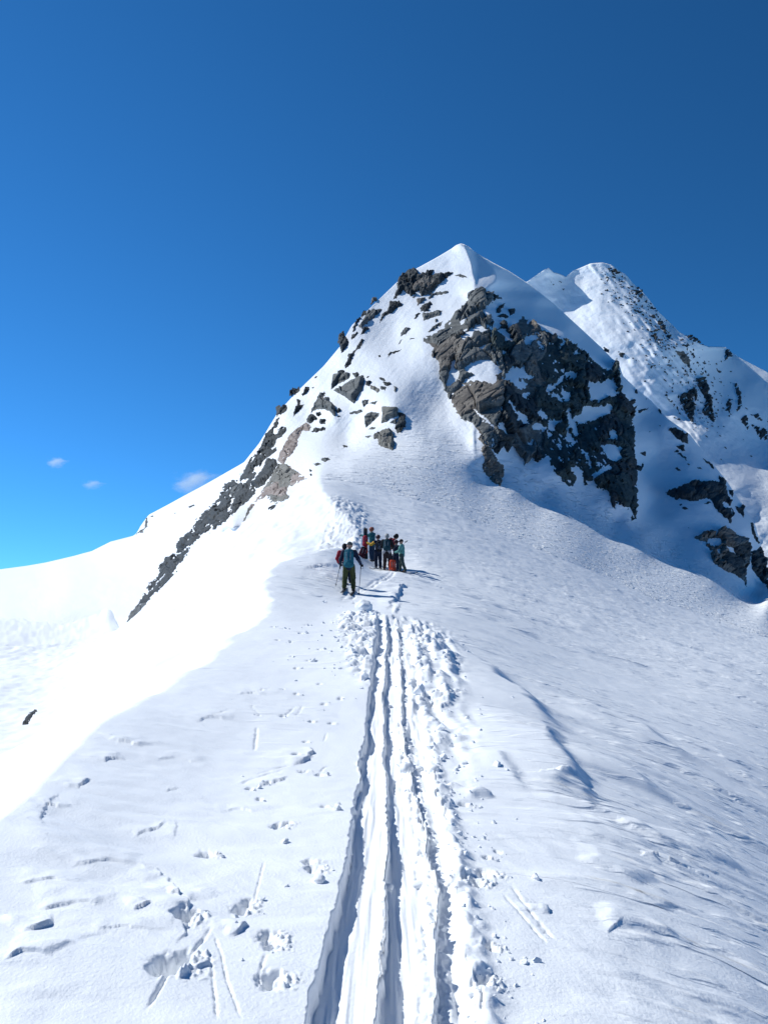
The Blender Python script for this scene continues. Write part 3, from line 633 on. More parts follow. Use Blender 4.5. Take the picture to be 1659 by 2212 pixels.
        o.matrix_parent_inverse = Matrix.Identity(4)
    if rest.any() or extra:
        q = np.concatenate([Q[rest]] + extra); o = build('rock_rubble', q, matfun(pxr[q].mean(), pyr[q].mean(), 1) if matfun else mat, root, org); o.location = (0, 0, 0); o['kind'] = 'stuff'
    return root

PD = (P_D, P_smooth); SD = (S_D, S_D); FD = (F_D, F_D)

# --- the great cliff
cl = [(1038, 623), (1074, 641), (1101.8, 653.5), (1124, 680), (1149.8, 697), (1161, 706), (1167, 711), (1197.4, 721), (1218, 731), (1247, 750), (1267.9, 766), (1293.5, 788.8), (1320.7, 803), (1324, 778), (1335, 785.5), (1336.7, 824), (1343, 848),
      (1352.7, 868.8), (1367, 883), (1365.5, 929.5), (1368, 935), (1372.8, 1007), (1374, 1055), (1375, 1120), (1363, 1127), (1365.6, 1103), (1344, 1093.5), (1330.7, 1081.5), (1326, 1103), (1317.5, 1084), (1315, 1062), (1291, 1052.7),
      (1281.5, 1036), (1262.3, 1048), (1250, 1016.7), (1243, 1040.7), (1236, 1051.5), (1226, 1048), (1207, 1028.7), (1194, 1019), (1188, 997.5), (1185.5, 983), (1168.7, 992.7), (1156.7, 997.5), (1149.5, 990), (1132.7, 1004.7), (1126.7, 987.9),
      (1113.5, 978), (1103.8, 956.6), (1099, 978), (1087, 966), (1075, 980.7), (1048.6, 959), (1041.4, 940), (1022, 916), (995.8, 904), (970.5, 863), (962.5, 847), (959, 836), (948, 812), (949.7, 789.6), (941.7, 775), (930.5, 767), (937, 751),
      (921, 741.6), (914, 738), (916, 728.8), (940, 719), (959, 708), (964, 696.7), (985, 676), (1001, 661.5), (1009, 650), (1009.7, 635), (1025, 626)]
cl_holes = [zp(1, p) for p in [
    [(790, 440), (870, 380), (930, 330), (990, 290), (1170, 350), (1320, 480), (1300, 560), (1190, 690), (1120, 700), (1115, 600), (1040, 590), (1020, 680), (960, 720), (880, 720), (800, 640), (870, 650), (910, 690), (950, 620), (940, 570), (890, 530), (800, 505)],
    [(960, 720), (1060, 700), (1150, 760), (1170, 830), (1210, 870), (1100, 905), (1060, 850), (960, 800)],
    [(480, 610), (620, 530), (780, 450), (760, 520), (690, 550), (570, 600), (500, 640)],
    [(430, 870), (560, 760), (700, 660), (740, 640), (880, 740), (800, 780), (690, 800), (560, 920), (470, 910)],
    [(630, 1030), (740, 960), (880, 910), (890, 960), (760, 1000)],
    [(500, 1270), (600, 1180), (720, 1130), (900, 1130), (1000, 1220), (1050, 1280), (960, 1330), (980, 1400), (920, 1490), (830, 1420), (640, 1400), (520, 1450), (560, 1380), (680, 1330), (600, 1300)],
    [(370, 1150), (420, 1110), (440, 1180), (400, 1220), (480, 1300), (450, 1400), (350, 1480), (290, 1500), (330, 1350)],
    [(1080, 1350), (1190, 1210), (1340, 1230), (1390, 1310), (1460, 1350), (1400, 1390), (1280, 1350), (1270, 1400), (1380, 1450), (1370, 1500), (1270, 1500), (1200, 1440), (1090, 1400)],
    [(1300, 880), (1420, 800), (1510, 770), (1520, 850), (1400, 920), (1350, 960)], [(1530, 860), (1600, 930), (1590, 980), (1530, 900)], [(1010, 1040), (1070, 1010), (1140, 1050), (1050, 1070)], [(520, 730), (570, 700), (575, 740), (530, 760)]]]
cl_holes += [zp(2, p) for p in [
    [(850, 1000), (1060, 1020), (1220, 950), (1260, 1050), (1270, 1190), (1150, 1200), (1010, 1300), (980, 1250), (900, 1290), (870, 1180)],
    [(800, 1330), (900, 1340), (1100, 1330), (1170, 1300), (1210, 1350), (1180, 1430), (1000, 1500), (850, 1550), (780, 1580), (640, 1520), (700, 1480), (790, 1430)],
    [(570, 900), (630, 850), (760, 880), (700, 950), (660, 1040), (620, 960)], [(300, 1080), (480, 1020), (440, 1090), (380, 1110), (360, 1160), (480, 1170), (520, 1270), (400, 1240), (300, 1170)],
    [(520, 1110), (580, 1130), (640, 1170), (640, 1240), (580, 1300), (540, 1200)], [(570, 1400), (610, 1360), (640, 1540), (700, 1659), (620, 1640), (580, 1500)], [(180, 1440), (240, 1380), (330, 1480), (270, 1500)],
    [(350, 1550), (520, 1510), (530, 1570), (440, 1590), (400, 1659), (340, 1640)], [(100, 1620), (190, 1540), (270, 1590), (340, 1659), (120, 1659)], [(0, 1160), (70, 1160), (60, 1230), (0, 1210)], [(490, 980), (540, 900), (550, 950), (510, 1020)],
    [(540, 420), (580, 470), (520, 560), (480, 590), (540, 500)], [(690, 640), (740, 560), (770, 630), (720, 650)]]]
cl_holes += [zp(3, p) for p in [
    [(410, 30), (440, 0), (490, 90), (590, 150), (610, 240), (540, 190), (480, 110)], [(320, 250), (360, 180), (400, 260), (430, 340), (340, 290)], [(620, 260), (700, 220), (820, 310), (790, 340), (740, 260), (640, 290)], [(670, 130), (720, 90), (770, 160), (710, 160)],
    [(790, 190), (900, 180), (850, 210), (830, 290), (780, 270)], [(930, 260), (960, 250), (1030, 410), (950, 380)], [(940, 80), (970, 90), (1040, 260), (1060, 340), (1020, 330), (950, 180)], [(600, 390), (650, 360), (650, 410), (600, 415)],
    [(1080, 460), (1140, 480), (1185, 620), (1160, 620), (1120, 520)], [(1170, 680), (1330, 580), (1350, 620), (1230, 680), (1200, 710)], [(1260, 420), (1330, 400), (1440, 430), (1440, 530), (1370, 560), (1320, 520)], [(1320, 290), (1390, 280), (1400, 380), (1340, 350)],
    [(870, 520), (900, 540), (970, 640), (930, 600)], [(970, 610), (1060, 610), (1100, 690), (1040, 700), (990, 660)], [(110, 80), (200, 150), (310, 250), (260, 220), (160, 140)], [(860, 400), (900, 410), (890, 450)], [(1215, 560), (1250, 550), (1240, 600), (1215, 605)]]]
def cliff_mat(x, y, c):
    k = (c % 97) / 97.
    if x < 1075 and y < 735 + .25 * (x - 930): return R_GREY
    if x < 1058 and y < 815: return R_TAN if k < .8 else R_GREY
    if x < 1078: return R_GREY if k < .75 else R_TAN
    if 1100 < x < 1178 and y < 850: return R_TAN if k < .8 else R_GREY
    if x > 1190: return R_GREEN if k < .7 else R_DARK
    return R_DARK if k < .6 else (R_GREY if k < .8 else R_GREEN)
prow = [(1064, 560), (1064, 640), (1059, 721), (1061, 757), (1083, 802), (1086, 822), (1085, 875), (1078, 905), (1068, 925), (1058, 1000)]
west = np.array(prow + [(880, 1000), (880, 560)]); east = np.array(prow + [(1420, 1000), (1420, 1180), (1000, 1180), (1058, 1000)][:0] + [(1058, 1180), (1420, 1180), (1420, 560)])
rock('rock_cliff', np.array(cl), *PD, R_GREY, 'sunlit grey and brown slabby buttress on the left of the great cliff', 'cliff', holes=cl_holes + [east], hmax=6.5, cell=44, split=44, ang=-.66, stretch=1.6, step=1.6, ragged=3.0, matfun=cliff_mat, tilt=.8, cell2=.24, stretch2=5.0, amp2=.20, edge=4.0, speck=.12)
rock('rock_cliff', np.array(cl), *PD, R_DARK, 'tall dark shaded cliff face laced with snow ledges under the main summit', 'cliff', holes=cl_holes + [west], hmax=6.5, cell=36, split=36, ang=1.02, stretch=1.6, step=1.7, cell2=.30, stretch2=2.6, amp2=.26, ragged=4.0, matfun=cliff_mat,
     speck=.6, speckx=lambda x, y: sstep(1150, 1230, x) + .3, tilt=.95, edge=4.0)
rock('rock_outcrop', zp(3, [(110, 220), (190, 300), (215, 390), (300, 490), (330, 560), (385, 590), (392, 680), (350, 785), (310, 760), (270, 740), (240, 690), (200, 640), (185, 590), (215, 560), (205, 520), (180, 460), (200, 400), (150, 350), (180, 320), (120, 240)]), *PD, R_TAN,
     'thin brown rocky toe trailing down into the snow below the sunlit buttress', 'cliff', hmax=5, cell=13, split=13, step=1.3, speck=.35)
G_FACE = 'small rocks on the sunlit upper face'; G_BOULD = 'small boulders on the snow above the saddle'; G_RIB = 'dark rock pieces along the left rib'; G_SPUR = 'small rocks on the shaded gully slope'; G_PEAK = 'rocks along the second peak ridge'
L_FACE = 'small rock poking through the sunlit snow face left of the great cliff'; L_BOULD = 'small grey boulder among bigger ones on the snow above the saddle'; L_RIB = 'dark jagged piece of the long left rock rib'; L_SPUR = 'small dark rock in the shaded snow gully right of the great cliff'; L_PEAK = 'dark rock showing on the snowy ridge of the second peak'
def RK(z, pts, sheetD, mat, label=None, group=None, name='rock_outcrop', cat='rock', **kw):
    return rock(name, zp(z, pts), *sheetD, mat, label, cat, group, **kw)
def small_face(pts, mat=R_DARK): RK(4, pts, PD, mat, L_FACE, G_FACE, hmax=3, cell=9, edge=3)

RK(4, [(805, 185), (905, 150), (950, 220), (1105, 150), (1080, 210), (1200, 190), (1315, 185), (1240, 250), (1180, 300), (1100, 390), (1050, 430), (960, 440), (940, 390), (880, 400), (900, 420), (850, 445), (800, 400), (770, 380), (700, 460), (660, 490), (680, 420), (710, 370), (695, 310), (720, 250), (755, 195)],
   PD, R_DARK, 'black broken rock band with a tan patch just below the main summit snow cap', cat='cliff', hmax=6, cell=20, split=20, matfun=lambda x, y, c: R_TAN if (x > 910 and y > 605) else R_DARK)
RK(4, [(630, 500), (690, 490), (770, 540), (690, 580), (650, 620), (570, 660), (510, 745), (540, 640), (600, 590)], PD, R_DARK, 'dark slanting outcrop with a long tail under the black summit band', hmax=4, cell=14)
RK(4, [(385, 600), (430, 585), (545, 585), (490, 650), (390, 730), (310, 800), (295, 765), (340, 690)], PD, R_GREY, 'brownish slab on the upper left skyline with a snow cap over it', hmax=4.5, cell=14)
RK(4, [(75, 870), (130, 810), (150, 880), (190, 940), (150, 1010), (105, 1065), (90, 1000), (60, 950)], PD, R_DARK, 'dark rock knob bulging out of the left skyline at mid height', hmax=6, cell=12)
RK(4, [(400, 560), (430, 480), (490, 445), (490, 490), (440, 530)], PD, R_TAN, 'pale tan rock nose on the upper left skyline', hmax=5, cell=12)
RK(4, [(130, 1200), (170, 1130), (175, 1080), (230, 1050), (270, 990), (320, 910), (350, 910), (310, 1000), (250, 1040), (220, 1120), (200, 1190), (150, 1220)], PD, R_DARK, 'thin dark broken rock strip running down toward the grey boulders', hmax=4, cell=11)
RK(4, [(950, 560), (1060, 500), (1090, 520), (1050, 570), (1040, 610), (960, 610)], PD, R_DARK, 'dark blocky outcrop in the middle of the sunlit face, upper of two', hmax=4.5, cell=13)
RK(4, [(970, 640), (1190, 600), (1160, 650), (990, 710)], PD, R_GREY, 'grey wedge shaped slab in the middle of the sunlit face, lower of two', hmax=4.5, cell=13)
RK(4, [(1040, 830), (1100, 760), (1200, 710), (1180, 750), (1100, 810), (1050, 840)], PD, R_GREY, 'slender grey leaf shaped rock close to the left edge of the great cliff', hmax=4, cell=12)
RK(4, [(1040, 470), (1080, 410), (1220, 385), (1270, 400), (1180, 430), (1100, 440), (1050, 480)], PD, R_GREY, 'long low grey rock beneath the tan patch of the summit band', hmax=3.5, cell=12)
RK(4, [(590, 1120), (620, 1050), (680, 1040), (755, 1015), (710, 1055), (650, 1060)], PD, R_DARK, 'dark hooked rock just above the shaded snow couloir', hmax=3.5, cell=11)
for p, m in [([(1325, 215), (1390, 205), (1465, 245), (1410, 245), (1330, 225)], R_GREY), ([(915, 470), (1015, 450), (1000, 490), (920, 550)], R_TAN), ([(900, 640), (950, 620), (930, 660), (890, 700)], R_DARK), ([(310, 650), (345, 595), (380, 590), (370, 640), (330, 680)], R_DARK),
          ([(240, 750), (270, 690), (330, 660), (275, 740), (235, 835), (220, 790)], R_DARK), ([(310, 870), (330, 790), (380, 770), (400, 790), (350, 840)], R_DARK), ([(215, 860), (270, 830), (290, 840), (240, 900), (210, 920)], R_DARK), ([(740, 840), (780, 790), (850, 790), (800, 850), (740, 880)], R_GREY),
          ([(1110, 700), (1135, 685), (1135, 730), (1115, 725)], R_GREY), ([(500, 1085), (525, 1075), (527, 1098), (505, 1105)], R_DARK), ([(835, 918), (860, 893), (905, 898), (850, 912)], R_DARK), ([(708, 972), (750, 908), (757, 920), (722, 965)], R_DARK), ([(860, 460), (910, 425), (920, 435), (880, 465)], R_GREY)]:
    small_face(p, m)
RK(1, [(1130, 440), (1180, 435), (1225, 455), (1215, 500), (1160, 525), (1140, 490)], PD, R_DARK, L_FACE, G_FACE, hmax=4, cell=9, edge=3)
RK(1, [(970, 450), (1010, 390), (1100, 365), (1050, 430), (1010, 500), (975, 480)], PD, R_DARK, L_FACE, G_FACE, hmax=3, cell=9, edge=3)
RK(1, [(970, 545), (1060, 505), (1150, 535), (1100, 565), (1060, 545)], PD, R_DARK, L_FACE, G_FACE, hmax=3, cell=9, edge=3)

# boulders above the saddle
def BR(pts, mat, label=L_BOULD, group=None, **kw):
    if label == L_BOULD: group = G_BOULD
    return RK(5, pts, PD, mat, label, group, name='boulder', cat='boulder', **kw)
BR([(775, 220), (905, 200), (960, 210), (960, 260), (900, 300), (830, 330), (750, 395)], R_GREY, 'flat faced grey boulder with a snow band under it, upper left of the boulder field', hmax=8, cell=40, tilt=.5, ragged=.8)
BR([(780, 400), (950, 310), (1080, 245), (1120, 265), (1090, 400), (1060, 430), (1005, 545), (900, 465)], R_GREY, 'largest flat grey slab in the boulder field, pointing downward', hmax=9, cell=46, tilt=.5, ragged=.8)
BR([(600, 490), (640, 430), (690, 410), (705, 440), (660, 480), (730, 470), (740, 520), (800, 570), (810, 620), (800, 670), (770, 670), (740, 620), (660, 600), (600, 600), (550, 640), (535, 680), (542, 600)], R_GREY, 'humped grey boulder with an arched underside left of the largest slab', hmax=7, cell=20)
BR([(500, 690), (545, 650), (600, 690), (610, 710), (550, 740), (510, 770), (495, 730)], R_DARK, 'dark boulder just below the arched hump', hmax=5, cell=14)
BR([(1300, 580), (1475, 590), (1475, 680), (1380, 710), (1360, 740), (1295, 755), (1305, 650)], R_PALE, 'square pale grey block with a flat striped face at the right of the boulder field', hmax=9, cell=44, tilt=.35, ragged=.7)
BR([(1475, 640), (1555, 650), (1560, 790), (1500, 850), (1460, 860), (1440, 800), (1480, 700)], R_DARK, 'dark shaded rock tucked against the square pale block', hmax=6, cell=14)
BR([(1215, 880), (1340, 820), (1410, 830), (1430, 900), (1435, 990), (1415, 1050), (1340, 1020), (1260, 980), (1265, 920), (1215, 930)], R_PALE, 'wrinkled grey boulder lowest at the edge of the couloir', hmax=8, cell=15)
BR([(1115, 690), (1140, 645), (1190, 630), (1280, 640), (1270, 680), (1200, 740), (1135, 805), (1115, 760)], R_GREY, 'pointed grey boulder left of the square pale block', hmax=7, cell=26, tilt=.7, ragged=1)
BR([(535, 850), (580, 800), (640, 810), (660, 790), (705, 800), (690, 830), (600, 850)], R_DARK, 'low ragged dark rock beside the rusty pale streak', hmax=4, cell=9)
BR([(940, 650), (990, 625), (1090, 605), (1095, 635), (1010, 660)], R_GREY, 'thin sloping grey rock lying alone below the largest slab', hmax=4.5, cell=16)
BR([(650, 1135), (690, 1120), (755, 1140), (700, 1170), (655, 1165)], R_GREY, 'flat grey rock by the sunlit cornice lip, upper of a pair', hmax=4, cell=12)
BR([(555, 1195), (600, 1180), (650, 1195), (600, 1210)], R_GREY, 'flat grey rock by the sunlit cornice lip, lower of a pair', hmax=4, cell=12)
BR([(885, 985), (935, 995), (930, 1015), (890, 1015)], R_DARK, 'single small dark stone alone on the open snow under the boulder field', hmax=4, cell=10)
BR([(310, 440), (340, 390), (415, 355), (420, 400), (330, 480), (305, 460)], R_DARK, 'dark boulder standing on the left skyline above the rib', hmax=7, cell=20)
BR([(440, 440), (490, 370), (520, 360), (520, 400), (450, 460)], R_DARK, 'dark boulder just inside the left skyline, beside the one on the edge', hmax=6, cell=16)
BR([(380, 500), (430, 500), (420, 560), (465, 540), (430, 600), (350, 680), (360, 610), (390, 570)], R_DARK, 'two lobed dark rock on the snow beside the top of the left rib', hmax=5, cell=12)
for p, m in [([(830, 195), (890, 180), (910, 195), (880, 230), (830, 215)], R_DARK), ([(985, 210), (1040, 200), (1060, 230), (1030, 270), (1000, 240)], R_DARK), ([(1130, 300), (1190, 300), (1170, 360), (1130, 340)], R_DARK), ([(1180, 340), (1280, 380), (1260, 425), (1170, 375)], R_PALE),
          ([(1265, 255), (1330, 265), (1340, 300), (1290, 290)], R_DARK), ([(1310, 310), (1400, 310), (1400, 345), (1340, 350)], R_DARK), ([(1280, 355), (1350, 360), (1340, 400), (1290, 385)], R_GREY), ([(1430, 350), (1470, 370), (1450, 430), (1435, 400)], R_GREY), ([(590, 640), (640, 625), (650, 660), (620, 685), (595, 670)], R_DARK),
          ([(620, 735), (650, 710), (705, 710), (690, 760), (650, 770)], R_DARK), ([(815, 610), (840, 590), (865, 610), (845, 640), (815, 640)], R_DARK), ([(820, 680), (850, 670), (855, 680), (830, 690)], R_DARK), ([(1085, 510), (1160, 495), (1150, 540), (1100, 580)], R_GREY), ([(1160, 540), (1240, 510), (1260, 515), (1220, 550)], R_GREY),
          ([(1380, 745), (1470, 700), (1460, 760), (1400, 755)], R_PALE), ([(1150, 820), (1200, 790), (1235, 800), (1200, 825)], R_PALE), ([(1115, 895), (1170, 880), (1200, 885), (1150, 915)], R_GREY), ([(520, 1255), (545, 1255), (545, 1275), (525, 1272)], R_DARK), ([(520, 1305), (540, 1300), (550, 1322), (535, 1325)], R_DARK), ([(1145, 245), (1172, 240), (1160, 262), (1140, 262)], R_DARK),
          ([(1070, 235), (1110, 240), (1110, 252), (1080, 255)], R_DARK), ([(575, 255), (605, 243), (600, 262), (580, 270)], R_DARK), ([(545, 368), (570, 362), (565, 378), (550, 380)], R_DARK)]:
    BR(p, m, hmax=3.5, cell=10, edge=3)

# left rib
RK(6, [(1050, 40), (1100, 60), (1060, 170), (1000, 260), (1010, 330), (930, 450), (840, 540), (770, 600), (700, 650), (640, 690), (560, 740), (520, 800), (470, 880), (420, 960), (370, 1030), (310, 1090), (250, 1150), (190, 1210), (140, 1270), (80, 1330), (22, 1383), (55, 1300), (95, 1240), (150, 1180), (190, 1090),
     (255, 1030), (275, 950), (330, 860), (400, 830), (415, 760), (470, 700), (540, 640), (570, 570), (620, 500), (700, 440), (760, 390), (800, 300), (870, 270), (910, 220), (960, 130)], PD, R_DARK, 'long thin jagged band of dark rock running diagonally down the left side', cat='cliff', name='rock_rib', hmax=2.2, cell=17, split=24, ang=-.88, speck=1.3, speckw=1.6, tilt=.55, ragged=3.5, edge=3.5, step=1.6)
RK(5, [(160, 580), (240, 545), (270, 560), (280, 600), (240, 660), (180, 730), (190, 760), (140, 850), (220, 790), (300, 800), (260, 860), (180, 940), (130, 1010), (60, 1080), (0, 1140), (-40, 1200), (0, 1010), (40, 900), (110, 790), (115, 750), (160, 720)], PD, R_DARK,
   'long dark broken rock wall forming the left skyline under the boulders', cat='cliff', hmax=3.5, cell=18, split=18, speck=1.1, speckw=1.5, ang=-.9, tilt=.8)
RK(5, [(430, 780), (490, 740), (540, 790), (520, 840), (450, 830), (400, 930), (390, 1000), (340, 1080), (290, 1120), (240, 1200), (180, 1160), (200, 1090), (240, 1000), (300, 890), (390, 800)], PD, R_PINK, 'pale rusty pink rock streak running down beside the dark rib', hmax=3.5, cell=14, speck=.25)
RK(6, [(1200, 140), (1270, 145), (1330, 190), (1420, 250), (1350, 290), (1270, 330), (1260, 380), (1220, 400), (1140, 440), (1130, 400), (1040, 420), (960, 540), (935, 570), (970, 480), (1020, 430), (1060, 360), (1100, 310), (1160, 220)], PD, R_PINK,
   'broad pale fan of cracked pinkish rock at the foot of the rusty streak', cat='cliff', hmax=2.6, cell=18, split=18, speck=.55, tilt=.7, matfun=lambda x, y, c: R_PALE if c % 3 else R_PINK)
RK(6, [(1110, 95), (1190, 100), (1195, 150), (1150, 230), (1080, 310), (1030, 330), (990, 300), (1030, 230), (1080, 170)], PD, R_DARK, 'big smooth dark slab in the upper left rib next to the pinkish fan', hmax=7, cell=26)
RK(6, [(610, 540), (640, 500), (690, 460), (720, 445), (760, 470), (830, 445), (845, 450), (800, 520), (760, 580), (700, 620), (660, 600), (650, 550), (615, 555)], PD, R_DARK, 'broad dark block standing midway down the left rib', hmax=3.5, cell=18, speck=1.0, speckw=1.5, ang=-.85, tilt=.8)
RK(6, [(280, 1020), (280, 930), (330, 870), (380, 835), (440, 840), (450, 890), (390, 960), (330, 990)], PD, R_DARK, 'stout dark block in the lower third of the left rib', hmax=3.5, cell=16, speck=1.0, speckw=1.5, ang=-.85, tilt=.8)
RK(6, [(25, 1380), (60, 1300), (100, 1240), (150, 1215), (185, 1210), (140, 1270), (80, 1330)], PD, R_GREY, 'pointed grey blade of rock at the very bottom end of the left rib', hmax=5, cell=14)
RK(6, [(425, 760), (450, 720), (490, 695), (505, 710), (500, 770), (460, 830), (415, 830), (418, 790)], PD, R_DARK, 'dark tooth of the left rib standing above the stout block', hmax=6, cell=14)
for p, m in [([(990, 100), (1040, 60), (1080, 0), (1150, 0), (1210, 20), (1130, 80), (1060, 130), (1000, 200), (910, 245), (920, 200), (970, 130)], R_DARK), ([(890, 340), (1000, 320), (1030, 350), (960, 430), (890, 480), (830, 530), (870, 450)], R_DARK),
          ([(840, 340), (900, 300), (920, 340), (880, 390), (840, 405)], R_GREY), ([(755, 370), (800, 300), (855, 268), (800, 340), (780, 390), (730, 430)], R_DARK), ([(565, 610), (590, 570), (640, 600), (660, 630), (600, 690), (560, 700)], R_DARK), ([(510, 680), (560, 650), (575, 700), (530, 720), (505, 715)], R_DARK),
          ([(290, 1060), (350, 980), (410, 930), (415, 945), (360, 1010), (300, 1070), (240, 1120)], R_DARK), ([(195, 1110), (210, 1065), (260, 1040), (250, 1080), (200, 1125)], R_DARK), ([(150, 1195), (165, 1145), (230, 1120), (240, 1140), (190, 1190), (150, 1220)], R_DARK), ([(455, 990), (470, 970), (500, 963), (465, 1000)], R_DARK),
          ([(335, 1125), (345, 1105), (385, 1075), (390, 1090)], R_GREY), ([(440, 900), (500, 790), (505, 800), (470, 870), (445, 905)], R_DARK), ([(700, 630), (740, 585), (745, 600), (715, 630)], R_DARK), ([(1130, 480), (1165, 460), (1150, 485)], R_DARK)]:
    RK(6, p, PD, m, L_RIB, G_RIB, hmax=3.2, cell=12, edge=3.5, speck=1.0, speckw=1.4, ang=-.85, tilt=.8, grow=1.0)
RK(6, [(95, 695), (130, 660), (165, 640), (180, 560), (195, 555), (190, 620), (150, 670)], FD, R_GREY, 'small rocky notch on the far left snow skyline', hmax=5, cell=9)
for p in ([(215, 547), (235, 538), (237, 552), (215, 552)], [(500, 475), (550, 453), (558, 465), (515, 480)], [(395, 523), (412, 515), (405, 528)]):
    RK(6, p, FD, R_DARK, 'tiny dark rock %s' % ('beside the rocky notch on the far left skyline' if p[0][0] == 215 else ('alone on the far left snow slope, larger of two' if p[0][0] == 500 else 'alone on the far left snow slope, smaller of two')), 'tiny rocks on the far left slope', hmax=2.5, cell=7, edge=2.5)
_nd = [(x, y, math.log(hit(x, y)[1])) for x in np.linspace(40, 92, 5) for y in np.linspace(1520, 1575, 5)]
_ndr = RBF(np.array([q[:2] for q in _nd]) / 20., [q[2] for q in _nd], .5)
N_D = lambda px, py: np.exp(_ndr(np.asarray(px, float) / 20., np.asarray(py, float) / 20.))
rock('rock_outcrop', np.array([(50, 1562), (60, 1545), (80, 1531), (79, 1541), (68, 1552), (56, 1567)]), N_D, N_D, R_DARK, 'lone sliver of rock in the bright snow slope at the far left', 'rock', hmax=3.0, cell=10, edge=3, tilt=.5)

# right-hand spur and gully
RK(7, [(365, 1110), (540, 1060), (690, 990), (830, 1005), (915, 1010), (910, 940), (985, 990), (990, 1080), (1040, 1230), (1020, 1260), (990, 1230), (950, 1200), (960, 1260), (1030, 1290), (1040, 1400), (1030, 1450), (1000, 1390), (900, 1310), (830, 1200), (780, 1175), (630, 1210), (500, 1170), (480, 1190), (380, 1140)],
   PD, R_DARK, 'dark wing shaped rock band across the shaded right spur', cat='cliff', hmax=6, cell=22, split=22)
RK(7, [(650, 1575), (700, 1550), (840, 1510), (880, 1560), (910, 1490), (1000, 1500), (1130, 1570), (1200, 1600), (1225, 1680), (1230, 1800), (1190, 1930), (1195, 2090), (1150, 2010), (1060, 1950), (1000, 1930), (930, 1890), (850, 1830), (830, 1750), (790, 1670), (770, 1620), (700, 1610)],
   PD, R_TAN, 'brown and dark rock buttress at the lower end of the right spur', cat='cliff', hmax=8, cell=20, split=20, speck=.35, matfun=lambda x, y, c: R_TAN if x < 1575 else (R_DARK if c % 3 else R_GREY),
   holes=[zp(7, p) for p in ([(810, 1590), (920, 1580), (940, 1650), (850, 1660), (780, 1630)], [(860, 1720), (920, 1690), (930, 1760), (890, 1750)], [(980, 1650), (1060, 1690), (1080, 1750), (1000, 1710)])])
RK(7, [(1230, 1720), (1310, 1690), (1350, 1650), (1400, 1850), (1440, 2000), (1430, 2110), (1330, 2020), (1250, 1900)], PD, R_DARK, 'dark rock wall at the right picture edge beside the brown buttress', cat='cliff', hmax=7, cell=18, split=18, speck=.4)
RK(7, [(390, 465), (440, 440), (520, 480), (580, 520), (595, 610), (570, 605), (500, 570), (440, 520)], PD, R_DARK, 'dark oval outcrop at the top of the right spur', hmax=5, cell=16)
RK(7, [(1070, 1250), (1130, 1270), (1150, 1230), (1170, 1260), (1165, 1370), (1100, 1310)], PD, R_DARK, 'dark knob jutting from the right skyline of the spur', hmax=6, cell=12)
RK(7, [(1235, 1420), (1265, 1430), (1270, 1510), (1330, 1640), (1310, 1640), (1250, 1530)], PD, R_DARK, 'thin dark edge of rock running down the right side of the spur', hmax=5, cell=10)
for p in ([(470, 640), (550, 625), (560, 690), (520, 680)], [(445, 700), (480, 675), (505, 682), (490, 705)], [(480, 715), (520, 705), (570, 760), (590, 790), (530, 750)], [(460, 855), (500, 868), (525, 892), (480, 890)], [(95, 705), (155, 690), (160, 745), (130, 735)],
          [(75, 270), (130, 255), (190, 240), (150, 272), (85, 295)], [(280, 240), (320, 280), (320, 315), (290, 280)], [(5, 160), (35, 155), (58, 190), (30, 208), (8, 185)], [(42, 85), (60, 45), (78, 97)], [(1010, 1090), (1050, 1100), (1055, 1165), (1020, 1130)], [(1035, 1260), (1080, 1330), (1050, 1370)],
          [(498, 1235), (525, 1228), (540, 1242), (510, 1252)], [(528, 1275), (560, 1258), (600, 1285), (560, 1292)], [(760, 1230), (800, 1208), (830, 1215), (800, 1240)], [(60, 830), (110, 850), (130, 800), (135, 850), (110, 890), (60, 880)], [(675, 855), (710, 858), (745, 878), (700, 872)], [(575, 818), (600, 815), (618, 835), (590, 832)],
          [(150, 135), (175, 150), (165, 155)], [(735, 755), (800, 800), (850, 830), (855, 880), (840, 860), (790, 815)], [(190, 490), (220, 485), (200, 496)], [(285, 425), (318, 428), (300, 434)], [(590, 1470), (602, 1475), (596, 1486)]):
    RK(7, p, PD, R_DARK, L_SPUR, G_SPUR, hmax=3.5, cell=10, edge=3)

